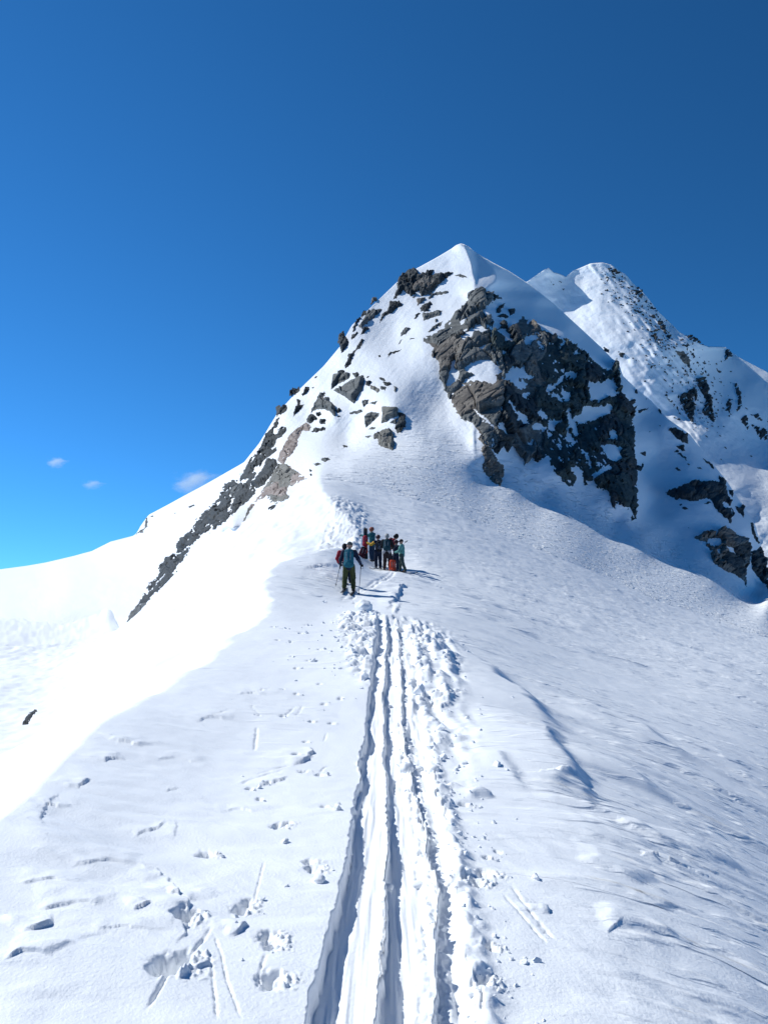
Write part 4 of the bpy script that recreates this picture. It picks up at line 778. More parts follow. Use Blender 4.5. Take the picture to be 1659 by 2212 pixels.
# second peak
for p in ([(565, 95), (600, 80), (670, 120), (640, 130), (600, 120)], [(555, 130), (580, 150), (575, 185), (560, 160)], [(605, 230), (630, 250), (625, 265), (610, 245)], [(755, 265), (780, 215), (810, 240), (810, 285), (790, 290)], [(845, 330), (870, 340), (885, 375), (860, 360)], [(735, 368), (780, 372), (820, 385), (790, 392)],
          [(855, 410), (890, 400), (880, 425)], [(905, 450), (930, 430), (965, 470), (970, 520), (1000, 560), (990, 580), (960, 530), (920, 480)], [(860, 545), (910, 490), (925, 500), (900, 590), (885, 560)], [(1105, 540), (1150, 545), (1225, 605), (1180, 590), (1120, 570)], [(1370, 640), (1390, 640), (1420, 680), (1390, 690), (1360, 720)],
          [(185, 175), (215, 200), (205, 205)], [(240, 175), (275, 185), (250, 192)], [(250, 220), (295, 230), (290, 240)], [(1370, 1010), (1390, 970), (1415, 970), (1400, 1060), (1410, 1090), (1380, 1050)], [(1420, 870), (1450, 870), (1470, 930), (1480, 1030), (1440, 1060), (1455, 970)], [(1465, 1110), (1510, 1080), (1530, 1150), (1520, 1180)],
          [(1540, 1080), (1590, 1070), (1615, 1120), (1580, 1110)], [(1540, 1140), (1600, 1160), (1655, 1180), (1650, 1255), (1600, 1240)], [(965, 960), (1030, 990), (1060, 1060), (1020, 1020)], [(1140, 640), (1170, 690), (1150, 700)], [(1210, 720), (1270, 740), (1240, 755)], [(1300, 760), (1345, 790), (1330, 800)], [(640, 650), (690, 665), (700, 700), (660, 690)],
          [(730, 690), (800, 720), (770, 715)], [(870, 655), (920, 680), (900, 690)], [(850, 735), (885, 750), (870, 765)], [(1090, 590), (1130, 610), (1110, 620)], [(1120, 640), (1160, 660), (1150, 690)]):
    RK(8, p, SD, R_DARK, L_PEAK, G_PEAK, hmax=3.0, cell=8, edge=4, speck=1.2)
RK(8, [(1030, 650), (1080, 650), (1120, 690), (1130, 765), (1080, 720)], SD, R_GREY, 'squat rock tower halfway down the second peak ridge', hmax=6, cell=12)
RK(8, [(1040, 950), (1060, 940), (1140, 900), (1160, 880), (1180, 940), (1170, 1030), (1150, 1140), (1110, 1090), (1080, 1020)], SD, R_DARK, 'ragged snowy rock face ending the second peak ridge, nearer of two', cat='cliff', hmax=6, cell=14, speck=1.25, split=14)
RK(8, [(1170, 830), (1240, 820), (1250, 900), (1280, 980), (1290, 1070), (1295, 1135), (1240, 1090), (1210, 1060), (1240, 980), (1180, 890)], SD, R_DARK, 'ragged snowy rock face ending the second peak ridge, farther of two', cat='cliff', hmax=6, cell=12, speck=1.25, split=12)
RK(8, [(535, 620), (585, 635), (585, 668), (550, 650)], PD, R_DARK, 'small brown rock perched on the skyline at the top right of the great cliff', hmax=5, cell=12)

# loose stones strewn along the second peak ridge: too many and too small to count
rng = np.random.default_rng(5)
bm = bmesh.new()
for k in range(560):
    t = rng.random(); cx = np.interp(t, [0, .25, .5, .75, 1], [1335, 1400, 1455, 1510, 1560]) + rng.normal(0, 20 + 18 * t); cy = np.interp(t, [0, .25, .5, .75, 1], [600, 680, 770, 850, 900]) + rng.normal(0, 16 + 22 * t)
    if cy < sk_S(cx) + 3: continue
    D = float(S_D(np.array([cx]), np.array([cy]))[0]); c = W(np.array(cx), np.array(cy), np.array(D))
    r = D / F * rng.uniform(.8, 2.6)
    m = Matrix.Translation(Vector(c)) @ Matrix.Rotation(rng.uniform(0, 6), 4, 'Y') @ Matrix.Diagonal((r * rng.uniform(.9, 2.2), r, r * rng.uniform(.5, 1.1), 1))
    g = bmesh.ops.create_icosphere(bm, subdivisions=1, radius=1, matrix=m)
    for v in g['verts']: v.co += Vector(rng.normal(0, .22 * r, 3))
me = bpy.data.meshes.new('ridge_stones'); bm.to_mesh(me); bm.free(); me.materials.append(R_DARK)
o = link(bpy.data.objects.new('ridge_stones', me)); tag(o, 'loose dark stones strewn along the second peak ridge', 'stones', kind='stuff')

# each small rock gets a label from the landmark beside it
LM = {G_BOULD: [('the largest flat grey slab', 756, 842), ('the arched hump', 700, 872), ('the square block', 841, 893), ('the flat faced boulder', 735, 820), ('the wrinkled lowest boulder', 829, 950), ('the pointed grey boulder', 803, 905), ('the cornice lip pair', 690, 995), ('the skyline boulder', 637, 848)],
      G_FACE: [('the black summit band', 895, 605), ('the grey wedge slab', 930, 682), ('the dark slanting outcrop', 840, 670), ('the tan skyline nose', 806, 648), ('the dark skyline knob', 740, 740), ('the hooked rock', 850, 765), ('the great cliff top', 1100, 675)],
      G_RIB: [('the big smooth dark slab', 575, 1020), ('the broad dark block', 468, 1112), ('the stout dark block', 365, 1220), ('the pointed bottom blade', 295, 1320), ('the dark tooth', 395, 1178)],
      G_SPUR: [('the oval outcrop', 1465, 940), ('the wing shaped band', 1500, 1065), ('the dark cliff edge', 1374, 900), ('the foot of the dark cliff', 1385, 1020), ('the brown buttress', 1570, 1190), ('the knob on the spur skyline', 1595, 1100)],
      G_PEAK: [('the second peak summit', 1300, 570), ('the squat rock tower', 1475, 775), ('the nearer ragged face', 1482, 870), ('the farther ragged face', 1525, 870), ('the small left sub peak', 1190, 590), ('the right snow shoulder', 1575, 760), ('the far right shaded slope', 1620, 900)]}
KIND = {G_BOULD: 'stone', G_FACE: 'rock', G_RIB: 'rib piece', G_SPUR: 'gully rock', G_PEAK: 'ridge rock'}
NEWL = {}
for o_, g_, x_, y_, mn in REG:
    if g_ not in LM: continue
    nm, lx, ly = min(LM[g_], key=lambda q: (q[1] - x_) ** 2 + (q[2] - y_) ** 2)
    dx, dy = x_ - lx, y_ - ly
    a = abs(dx) > abs(dy) * 1.2; where = ('right of' if dx > 0 else 'left of') if a else ('below' if dy > 0 else 'above')
    NEWL.setdefault(('%s ' + KIND[g_] + ' %s %s') % ('dark' if 'dark' in mn else ('brown' if 'brown' in mn else ('pale' if 'pale' in mn else 'grey')), where, nm), []).append((o_, x_, y_))
for lb, L_ in NEWL.items():
    L_.sort(key=lambda q: q[2]); xs = [q[1] for q in L_]; ys = [q[2] for q in L_]
    if max(xs) - min(xs) > max(ys) - min(ys): L_.sort(key=lambda q: q[1]); words = {2: ['left', 'right'], 3: ['left', 'middle', 'right'], 4: ['leftmost', 'second from left', 'third from left', 'rightmost']}
    else: words = {2: ['upper', 'lower'], 3: ['upper', 'middle', 'lower'], 4: ['topmost', 'second from top', 'third from top', 'lowest']}
    for i, (o_, x_, y_) in enumerate(L_):
        w_ = words.get(len(L_))
        if len(L_) > 4: w_ = ['number %d down' % (k + 1) for k in range(len(L_))]; ords = ['first', 'second', 'third', 'fourth', 'fifth', 'sixth', 'seventh', 'eighth', 'ninth', 'tenth', 'eleventh', 'twelfth', 'thirteenth', 'fourteenth']; w_ = [ords[min(k, 13)] + (' from left' if words[2][0] == 'left' else ' from top') for k in range(len(L_))]
        o_['label'] = ('small ' + lb) if len(L_) == 1 else '%s, %s of %s' % ('small ' + lb, w_[i], {2: 'two', 3: 'three', 4: 'four'}.get(len(L_), 'several'))
# ------------------------------------------------------------------ people and gear
def plain(name, col, rough=0.8, noise=0.0, metal=0.0):
    m, n, l, b = new_mat(name); b.inputs['Roughness'].default_value = rough; b.inputs['Metallic'].default_value = metal; b.inputs['Specular IOR Level'].default_value = .3
    if noise:
        geo = n.new('ShaderNodeNewGeometry'); t = n.new('ShaderNodeTexNoise'); t.inputs['Scale'].default_value = 9; t.inputs['Detail'].default_value = 5; l.new(geo.outputs['Position'], t.inputs['Vector'])
        r = n.new('ShaderNodeValToRGB'); c = np.array(col)
        r.color_ramp.elements[0].position = .3; r.color_ramp.elements[0].color = (*(c * (1 - noise)), 1); r.color_ramp.elements[1].position = .7; r.color_ramp.elements[1].color = (*np.minimum(1, c * (1 + noise)), 1)
        l.new(t.outputs['Fac'], r.inputs['Fac']); l.new(r.outputs[0], b.inputs['Base Color'])
        bp = n.new('ShaderNodeBump'); bp.inputs['Strength'].default_value = .5; bp.inputs['Distance'].default_value = .03; l.new(t.outputs['Fac'], bp.inputs['Height']); l.new(bp.outputs[0], b.inputs['Normal'])
    else: b.inputs['Base Color'].default_value = (*col, 1)
    return m
_mc = {}
def cloth(name, col):
    if name not in _mc: _mc[name] = plain(name, col, .85, .28)
    return _mc[name]
C = dict(navy=cloth('navy_cloth', (.012, .020, .045)), black=cloth('black_cloth', (.010, .011, .014)), teal=cloth('teal_cloth', (.012, .115, .155)), tealdk=cloth('dark_teal_cloth', (.008, .045, .06)), olive=cloth('olive_cloth', (.055, .065, .022)),
         red=cloth('red_cloth', (.33, .018, .035)), maroon=cloth('maroon_cloth', (.085, .012, .022)), yellow=cloth('yellow_cloth', (.68, .36, .04)), grey=cloth('grey_cloth', (.10, .10, .12)), brown=cloth('brown_cloth', (.035, .027, .028)),
         mint=cloth('mint_cloth', (.12, .32, .29)), slate=cloth('slate_cloth', (.035, .06, .07)), blue=cloth('blue_cloth', (.018, .05, .10)), orange=cloth('orange_cloth', (.55, .06, .025)), oldgreen=cloth('grey_green_cloth', (.055, .085, .08)),
         tealjk=cloth('sea_green_cloth', (.03, .15, .16)), khaki=cloth('khaki_cloth', (.07, .085, .075)))
SKIN = plain('skin', (.48, .27, .19), .55, .08); HAIR_G = plain('grey_hair', (.30, .29, .27), .7, .2); HAIR_D = plain('dark_hair', (.02, .015, .012), .6, .2)
HELM_O = plain('rust_shell', (.30, .085, .05), .35); HELM_M = plain('dark_maroon_shell', (.06, .015, .02), .35); DARKP = plain('dark_plastic', (.015, .016, .018), .45); METAL = plain('pole_metal', (.10, .10, .11), .35, 0, .8)
BOOT = plain('boot_shell', (.018, .018, .02), .5); SKI_M = plain('ski_top', (.02, .022, .026), .4); EDGE_M = plain('ski_pale', (.55, .56, .58), .4); EYE = plain('eye', (.02, .015, .01), .2); STRAP = plain('strap_grey', (.35, .36, .38), .7)

def surface_nets(f, lo, hi, h):
    n = np.maximum(3, np.ceil((np.array(hi) - lo) / h).astype(int) + 1)
    ax = [lo[i] + h * np.arange(n[i]) for i in range(3)]
    X, Y, Zz = np.meshgrid(*ax, indexing='ij'); v = f(X, Y, Zz); s = v < 0
    cs = [(i, j, k) for i in (0, 1) for j in (0, 1) for k in (0, 1)]
    sl = lambda a, c: a[c[0]:a.shape[0] - 1 + c[0], c[1]:a.shape[1] - 1 + c[1], c[2]:a.shape[2] - 1 + c[2]]
    cnt = sum(sl(s, c).astype(int) for c in cs); mix = (cnt > 0) & (cnt < 8)
    idx = -np.ones(mix.shape, int); idx[mix] = np.arange(mix.sum())
    acc = np.zeros((mix.sum(), 3)); num = np.zeros(mix.sum())
    for a in range(8):
        for b in range(a + 1, 8):
            ca, cb = np.array(cs[a]), np.array(cs[b])
            if np.abs(ca - cb).sum() != 1: continue
            va, vb = sl(v, cs[a])[mix], sl(v, cs[b])[mix]; cr_ = (va < 0) != (vb < 0)
            t = np.where(cr_, va / np.where(cr_, va - vb, 1), 0)
            acc += cr_[:, None] * (ca + t[:, None] * (cb - ca)); num += cr_
    base = np.argwhere(mix); V = (base + acc / np.maximum(num, 1)[:, None]) * h + lo
    Q = []
    for d in range(3):
        e = [0, 0, 0]; e[d] = 1; u, w_ = (d + 1) % 3, (d + 2) % 3
        a = s[tuple(slice(0, -1) if i == d else slice(1, -1) for i in range(3))]; b = s[tuple(slice(1, None) if i == d else slice(1, -1) for i in range(3))]
        for flip in (False, True):
            m = (a & ~b) if not flip else (~a & b)
            p = np.argwhere(m)
            if len(p) == 0: continue
            off = np.ones(3, int); off[d] = 0; p = p + off
            def I(du, dw):
                q = p.copy(); q[:, u] -= du; q[:, w_] -= dw; return idx[q[:, 0], q[:, 1], q[:, 2]]
            q = np.stack([I(1, 1), I(0, 1), I(0, 0), I(1, 0)], -1)
            Q.append(q[:, ::-1] if flip else q)
    Q = np.concatenate(Q); Q = Q[(Q >= 0).all(1)]
    return V, Q

def capsule(X, Y, Zz, a, b, ra, rb):
    a = np.array(a, float); b = np.array(b, float); d = b - a; L2 = (d ** 2).sum() + 1e-9
    t = np.clip(((X - a[0]) * d[0] + (Y - a[1]) * d[1] + (Zz - a[2]) * d[2]) / L2, 0, 1)
    return np.sqrt((X - a[0] - t * d[0]) ** 2 + (Y - a[1] - t * d[1]) ** 2 + (Zz - a[2] - t * d[2]) ** 2) - (ra + (rb - ra) * t)
def blob(caps, h, k=0.03, grow=0.0, wrinkle=0.0, seed=0, cutz=None):
    P = np.array([c[0] for c in caps] + [c[1] for c in caps], float); R = max(max(c[2], c[3]) for c in caps) + grow + .04
    def f(X, Y, Zz):
        v = None
        for a, b, ra, rb in caps:
            d = capsule(X, Y, Zz, a, b, ra + grow, rb + grow)
            v = d if v is None else smin(v, d, k)
        if wrinkle: v = v + wrinkle * (perlin(X * 11 + Zz * 17, Y * 11 - Zz * 9, seed) + .6 * perlin(Y * 23 + X * 9, Zz * 25, seed + 3))
        if cutz is not None: v = np.maximum(v, cutz - Zz)
        return v
    return surface_nets(f, P.min(0) - R, P.max(0) + R, h)

def xf(loc, yaw, sc=1.0): return Matrix.Translation(Vector(loc)) @ Matrix.Rotation(yaw, 4, 'Z') @ Matrix.Scale(sc, 4)
def part(name, VQ, mat, parent, smooth=True):
    o = mesh_np(name, VQ[0], VQ[1], mat, parent, smooth); return o
def join_vq(lst):
    V, Q, n = [], [], 0
    for v, q in lst: V.append(v); Q.append(q + n); n += len(v)
    return np.concatenate(V), np.concatenate(Q)

def hand_caps(wrist, elbow, grip):
    """palm, four curled fingers of different lengths and a thumb leaving the side of the palm"""
    w = np.array(wrist, float); d = w - np.array(elbow, float); d /= np.linalg.norm(d); g = np.array(grip, float); g /= np.linalg.norm(g)
    g = g - d * (g @ d); g /= np.linalg.norm(g) + 1e-9; s = np.cross(d, g)
    caps = [(w, w + d * .075, .030, .036)]
    for i, (o, L) in enumerate([(-.030, .030), (-.010, .035), (.011, .033), (.030, .025)]):
        p0 = w + d * .085 + g * o; p1 = p0 + d * L * .9 + s * .018; p2 = p1 + s * L * 1.0 - d * .006; p3 = p2 - d * L * .8 + s * .004
        caps += [(p0, p1, .0115, .011), (p1, p2, .011, .010), (p2, p3, .010, .009)]
    t0 = w + d * .03 - g * .034; t1 = t0 + d * .035 - g * .016 + s * .022; t2 = t1 + d * .018 + s * .026 + g * .012
    caps += [(t0, t1, .014, .012), (t1, t2, .012, .010)]
    return caps

def person(loc, yaw, label, J, jacket, trousers, head='helmet', head_mat=None, gloves=None, hgt=1.75, boots=BOOT, hair=None, sleeve_l=None, seed=1, group=None):
    """J: joint overrides in a local frame (x right, y forward, z up), 1.75 m tall"""
    j = dict(pelvis=(0, 0, .95), waist=(0, .0, 1.08), chest=(0, .01, 1.30), neck=(0, .0, 1.47), head=(0, .03, 1.63), shl=(-.19, 0, 1.41), shr=(.19, 0, 1.41), ell=(-.27, -.03, 1.14), elr=(.27, -.03, 1.14), wrl=(-.27, .12, .95), wrr=(.27, .12, .95),
             hil=(-.095, 0, .92), hir=(.095, 0, .92), knl=(-.115, .03, .50), knr=(.115, .03, .50), anl=(-.12, -.02, .10), anr=(.12, -.02, .10), tol=(-.13, .17, .045), tor=(.13, .17, .045), look=(0, 1, 0), gl=(0, 0, 1), gr=(0, 0, 1))
    j.update(J); j = {k: np.array(v, float) for k, v in j.items()}
    root = empty('person', loc, label, 'person', group); root.rotation_euler = (0, 0, yaw); root.scale = (hgt / 1.75,) * 3
    lk = j['look'] / np.linalg.norm(j['look']); up = j['head'] - j['neck']; up /= np.linalg.norm(up); sd_ = np.cross(lk, up); H = j['head']
    caps = [(j['pelvis'], j['waist'], .145, .125), (j['waist'], j['chest'], .125, .145), (j['chest'], (j['shl'] + j['shr']) / 2, .14, .10), (j['shl'], j['shr'], .075, .075), (j['neck'] - up * .05, H - up * .04, .058, .055),
            (H - up * .055 + lk * .035, H + up * .03, .062, .093), (H + up * .03, H + up * .035 - lk * .03, .095, .092), (H + lk * .085 - up * .025, H + lk * .105 - up * .045, .012, .016), (H + lk * .06 - up * .085, H + lk * .078 - up * .095, .03, .026)]
    for s_ in (-1, 1): caps.append((H + sd_ * s_ * .088 + up * .01, H + sd_ * s_ * .095 - up * .03, .016, .014))
    limbs_arm, limbs_leg = [], []
    for s_ in 'lr':
        limbs_arm += [(j['sh' + s_], j['el' + s_], .062, .048), (j['el' + s_], j['wr' + s_], .046, .033)]
        limbs_leg += [(j['hi' + s_], j['kn' + s_], .098, .068), (j['kn' + s_], j['an' + s_], .066, .048), (j['an' + s_] - (0, 0, .03), j['to' + s_], .05, .042)]
    hands = hand_caps(j['wrl'], j['ell'], j['gl']), hand_caps(j['wrr'], j['elr'], j['gr'])
    part('body', blob(caps + limbs_arm + limbs_leg + hands[0][:1] + hands[1][:1], .018, .028), SKIN, root)
    torso = [(j['pelvis'] + (0, 0, -.03), j['waist'], .16, .15), (j['waist'], j['chest'], .15, .165), (j['chest'], (j['shl'] + j['shr']) / 2, .16, .115), (j['shl'], j['shr'], .09, .09), ((j['shl'] + j['shr']) / 2, j['neck'] - up * .01, .09, .075)]
    arms = [(a, b, ra + .022, rb + .022) for a, b, ra, rb in limbs_arm]
    if sleeve_l is None: part('jacket', blob(torso + arms, .02, .035, 0, .009, seed), jacket, root)
    else:
        part('jacket', blob(torso + arms[2:], .02, .035, 0, .009, seed), jacket, root); part('sleeve', blob(arms[:2], .018, .03, .004, .008, seed), sleeve_l, root)
    legs = [(j['pelvis'], j['pelvis'] + (0, 0, .06), .150, .14)]
    for s_ in 'lr': legs += [(j['hi' + s_], j['kn' + s_], .118, .092), (j['kn' + s_], j['an' + s_] + (0, 0, .04), .090, .082)]
    part('trousers', blob(legs, .02, .035, 0, .012, seed + 9), trousers, root)
    for s_ in 'lr':
        a = j['an' + s_]; t = j['to' + s_]; b = blob([(a + (0, 0, .08), a - (0, 0, .045), .066, .058), (a - (0, 0, .05) , t, .056, .046)], .015, .02); part('boot', b, boots, root)
    gm = gloves if gloves is not None else C['black']
    for hc in hands: part('glove', blob(hc, .0075, .008, .005), gm, root)
    for s_ in (-1, 1): part('eye', blob([(H + lk * .085 + sd_ * s_ * .033 + up * .005, H + lk * .087 + sd_ * s_ * .033 + up * .005, .011, .011)], .006, .002), EYE, root)
    if head == 'helmet':
        o = part('helmet', blob([(H + up * .055 + lk * .015, H + up * .06 - lk * .035, .118, .112), (H + sd_ * .09 + up * .0, H - sd_ * .09, .04, .04)], .016, .03), head_mat, root)
        part('goggle_strap', blob([(H + up * .045 + sd_ * .12, H + up * .045 + sd_ * .122 - lk * .02, .022, .022), (H + up * .045 - sd_ * .12, H + up * .045 - sd_ * .122 - lk * .02, .022, .022)], .012, .01), DARKP, o)
    elif head == 'cap':
        part('cap', blob([(H + up * .055, H + up * .06 - lk * .02, .108, .104), (H + up * .045 + lk * .09, H + up * .035 + lk * .165, .035, .018)], .016, .03), head_mat, root)
    elif head == 'beanie':
        part('beanie', blob([(H + up * .04, H + up * .07 - lk * .02, .112, .104), (H - lk * .05 - up * .01, H + up * .02, .09, .1)], .016, .03), head_mat, root)
    elif head == 'hair':
        part('hair', blob([(H + up * .05 - lk * .01, H + up * .03 - lk * .035, .099, .098), (H - lk * .06 - up * .03, H - lk * .05, .065, .07)], .014, .02), head_mat, root)
    return root, j

def world_pt(root, p):
    return Matrix.Translation(root.location) @ Matrix.Rotation(root.rotation_euler.z, 4, 'Z') @ Matrix.Scale(root.scale[0], 4) @ Vector(p)

def backpack(M, label, mat, w=.30, h=.50, d=.17, lid_mat=None, low=None, group=None, straps=True):
    root = empty('backpack', M.translation, label, 'backpack', group); root.rotation_euler = M.to_euler()
    x, y, z = w / 2 - .07, d / 2, h
    part('pack_body', blob([((-x, 0, .08), (-x, 0, z * .82), .085, .08), ((x, 0, .08), (x, 0, z * .82), .085, .08), ((0, -.02, .08), (0, -.025, z * .8), d * .62, d * .56), ((-x, 0, .07), (x, 0, .07), .085, .085)], .018, .05, 0, .006, 5), mat, root)
    part('lid', blob([((-x * .9, -.01, z * .93), (x * .9, -.01, z * .93), .075, .075), ((0, -.03, z * .92), (0, .01, z * .94), .085, .08)], .018, .04, 0, .006, 6), lid_mat or mat, root)
    part('pocket', blob([((-x * .5, -d * .55, .14), (x * .5, -d * .55, .14), .06, .06), ((0, -d * .55, .14), (0, -d * .55, h * .5), .065, .055)], .018, .03, 0, .005, 7), low or mat, root)
    for s_ in (-1, 1):
        part('strap', blob([((s_ * .07, .07, z * .86), (s_ * .08, .10, z * .6), .018, .018), ((s_ * .08, .10, z * .6), (s_ * .10, .07, .12), .018, .014)], .012, .01), DARKP, root)
        part('buckle_strap', blob([((s_ * x * .8, -d * .62, z * .88), (s_ * x * .7, -d * .66, z * .42), .010, .010)], .009, .004), STRAP, root)
    return root
def on_back(root, j, dz=-.33, dy=-.20, lean=0.0, dx=0):
    m = Matrix.Translation(world_pt(root, j['chest'] + np.array([dx, dy, dz]))) @ Matrix.Rotation(root.rotation_euler.z, 4, 'Z') @ Matrix.Rotation(lean, 4, 'X'); return m

def rod(a, b, r0, r1, n=8):
    a, b = Vector(a), Vector(b); q = (b - a).to_track_quat('Z', 'Y'); V = []
    for p, r in ((a, r0), (b, r1)):
        V += [p + q @ Vector((r * math.cos(2 * math.pi * k / n), r * math.sin(2 * math.pi * k / n), 0)) for k in range(n)]
    Q = [(k, (k + 1) % n, n + (k + 1) % n, n + k) for k in range(n)]
    V += [a, b]; Q += [(2 * n, (k + 1) % n, k, k) for k in range(0)]
    return np.array(V), np.array(Q)
def pole(top, tip, label, group=None):
    top, tip = Vector(top), Vector(tip); L = (tip - top).length; d = (tip - top).normalized()
    root = empty('ski_pole', tip, label, 'ski pole', group); t0 = top - tip
    sh_ = part('shaft', rod(t0 + d * .10, Vector((0, 0, 0)), .011, .008), METAL, root); gr_ = part('grip', rod(t0 - d * .04, t0 + d * .14, .021, .017), DARKP, root)
    c = Vector((0, 0, 0)) - d * .07; part('basket', rod(c - d * .008, c + d * .008, .045, .03, 10), DARKP, sh_)
    V, Q = [], []; n = 14; cen = t0 + d * .09
    q = d.to_track_quat('Z', 'Y')
    for k in range(n):
        a = 2 * math.pi * k / n
        for m_ in range(4):
            b = 2 * math.pi * m_ / 4; V.append(cen + q @ Vector((.045 + (.045 + .007 * math.cos(b)) * math.cos(a), .007 * math.sin(b), (.065 + .007 * math.cos(b)) * math.sin(a))))
    for k in range(n):
        for m_ in range(4): Q.append((k * 4 + m_, ((k + 1) % n) * 4 + m_, ((k + 1) % n) * 4 + (m_ + 1) % 4, k * 4 + (m_ + 1) % 4))
    part('wrist_loop', (np.array(V), np.array(Q)), DARKP, gr_)
    return root
def ski(loc, yaw, pitch, label, L=1.7, group=None, roll=0, mat=None):
    root = empty('ski', loc, label, 'ski', group); root.rotation_euler = (pitch, roll, yaw)
    ys = np.linspace(-L * .47, L * .53, 26); u = (ys + L * .47) / L
    wd = .048 + .016 * np.abs(2 * u - 1) ** 2; wd = wd * np.clip((1 - u) / .05, .15, 1) ** .5 * np.clip(u / .02, .5, 1)
    z = .02 + .10 * np.clip((u - .87) / .13, 0, 1) ** 2 + .02 * np.clip((.05 - u) / .05, 0, 1) ** 2; V = []
    for y, w, zz in zip(ys, wd, z): V += [(-w, y, zz - .009), (w, y, zz - .009), (w, y, zz + .007), (-w, y, zz + .007)]
    Q = [(4 * i + k, 4 * i + (k + 1) % 4, 4 * i + 4 + (k + 1) % 4, 4 * i + 4 + k) for i in range(25) for k in range(4)] + [(0, 3, 2, 1), (100, 101, 102, 103)]
    part('ski_board', (np.array(V), np.array(Q)), mat or SKI_M, root, smooth=False)
    part('toe_binding', blob([((-.03, .17, .04), (.03, .17, .04), .022, .022)], .012, .01), METAL, root); part('heel_binding', blob([((0, -.16, .04), (0, -.16, .065), .03, .022)], .012, .01), METAL, root)
    return root
def gp(px, py):
    x, y, z = hit(px, py); return Vector((x, y, ground_z(x, y)))
def at_d(px, D):
    x = (px - CX) / F * D; return Vector((x, D, ground_z(x, D)))

# nearer skier walking away up the track
b0 = gp(754, 1279); base = b0 + Vector((0, 0, .02))
pn, jn = person(base, math.radians(-4), 'nearest skier seen from behind in olive trousers and navy jacket', dict(
    pelvis=(0, 0, .93), waist=(0, .03, 1.07), chest=(.005, .07, 1.29), neck=(0, .09, 1.46), head=(.01, .12, 1.61), shl=(-.20, .07, 1.39), shr=(.20, .07, 1.39), ell=(-.30, .02, 1.13), elr=(.33, .0, 1.16), wrl=(-.33, .20, .98), wrr=(.40, .16, .98),
    hil=(-.10, 0, .90), hir=(.10, 0, .90), knl=(-.145, .02, .50), knr=(.135, .12, .50), anl=(-.16, -.08, .14), anr=(.15, .03, .10), tol=(-.17, .10, .06), tor=(.16, .22, .05), look=(.05, 1, -.05), gl=(-.1, .2, 1), gr=(.1, .1, 1)),
    C['navy'], C['olive'], 'cap', C['khaki'], hgt=1.78, seed=3)
backpack(on_back(pn, jn, -.40, -.19, -.12), 'large teal backpack worn by the nearest skier', C['teal'], .33, .60, .20)
h_r = world_pt(pn, jn['wrr'] + np.array([.01, .05, -.05])); h_l = world_pt(pn, jn['wrl'] + np.array([-.01, .05, -.05]))
tr = gp(775, 1287); tl = gp(725, 1267)
pole(h_r, tr, 'dark ski pole held in the right hand of the nearest skier'); pole(h_l, tl, 'dark ski pole held in the left hand of the nearest skier')
for a, t, side in ((jn['anl'], jn['tol'], 'left'), (jn['anr'], jn['tor'], 'right')):
    p = world_pt(pn, (a[0], a[1] + .08, 0)); p.z = ground_z(p.x, p.y) + .01
    ski(p, math.radians(-4), math.radians(2), 'dark touring ski under the %s boot of the nearest skier' % side, 1.68)

def crowd(px, py, D, yaw, label, J, *a, **kw):
    b = at_d(px, D); return person(b, math.radians(yaw), label, J, *a, **kw)
# person half hidden behind the nearest skier, leaning to the left
p2, j2 = crowd(750.5, 0, 29.0, 10, 'person in a red jacket mostly hidden behind the nearest skier', dict(pelvis=(.0, 0, .86), waist=(-.06, .02, .98), chest=(-.12, .05, 1.18), neck=(-.14, .08, 1.34), head=(-.11, .12, 1.48), shl=(-.33, .05, 1.27), shr=(.07, .05, 1.29), ell=(-.43, .03, 1.02), elr=(.14, .1, 1.03), wrl=(-.36, .2, .86), wrr=(.1, .25, .9),
    hil=(-.09, 0, .84), hir=(.09, 0, .84), knl=(-.08, .08, .46), knr=(.1, .08, .46)), C['red'], C['navy'], 'beanie', C['black'], hgt=1.58, seed=11)
# the waiting group
pa, ja = crowd(804, 1214, 41.2, 62, 'person in sea green jacket and rust coloured helmet reaching out to upright skis', dict(ell=(-.30, .22, 1.33), elr=(.22, .24, 1.30), wrl=(-.22, .50, 1.36), wrr=(.08, .48, 1.32), look=(-.1, 1, -.1), gl=(1, 0, 0), gr=(1, 0, 0)), C['tealjk'], C['blue'], 'helmet', HELM_O, hgt=1.80, seed=21)
pb, jb = crowd(817, 1228, 39.8, 18, 'person with dark helmet stretching one yellow sleeve to the left', dict(ell=(-.36, .10, 1.27), wrl=(-.52, .26, 1.36), elr=(.24, .1, 1.16), wrr=(.12, .3, 1.08), look=(-.3, 1, -.1), gl=(0, 0, 1)), C['navy'], C['navy'], 'helmet', HELM_M, sleeve_l=C['yellow'], hgt=1.70, seed=31)
backpack(on_back(pb, jb, -.36, -.19, -.05), 'small black backpack with grey lower pocket on the yellow sleeved person', C['black'], .28, .46, .17, low=C['grey'])
pc, jc = crowd(836, 1234, 38.2, -6, 'grey haired person in black jacket and brown trousers with grey harness belt', dict(ell=(-.27, .1, 1.15), elr=(.29, .08, 1.15), wrl=(-.2, .3, 1.08), wrr=(.22, .3, 1.08), knl=(-.10, .03, .5), knr=(.13, .02, .5), anr=(.16, -.02, .1), tor=(.18, .17, .045), look=(-.25, 1, 0)), C['black'], C['brown'], 'hair', HAIR_G, hgt=1.80, seed=41)
part('harness_belt', blob([((-.15, .0, .93), (.15, .0, .93), .06, .06), ((-.15, -.10, .93), (.15, -.10, .93), .055, .055), ((-.12, -.12, .9), (-.13, -.04, .74), .03, .03), ((.12, -.12, .9), (.13, -.04, .74), .03, .03)], .014, .01), STRAP, pc)
backpack(on_back(pc, jc, -.30, -.18, -.05), 'dark teal backpack on the grey haired person in the black jacket', C['tealdk'], .32, .46, .18)
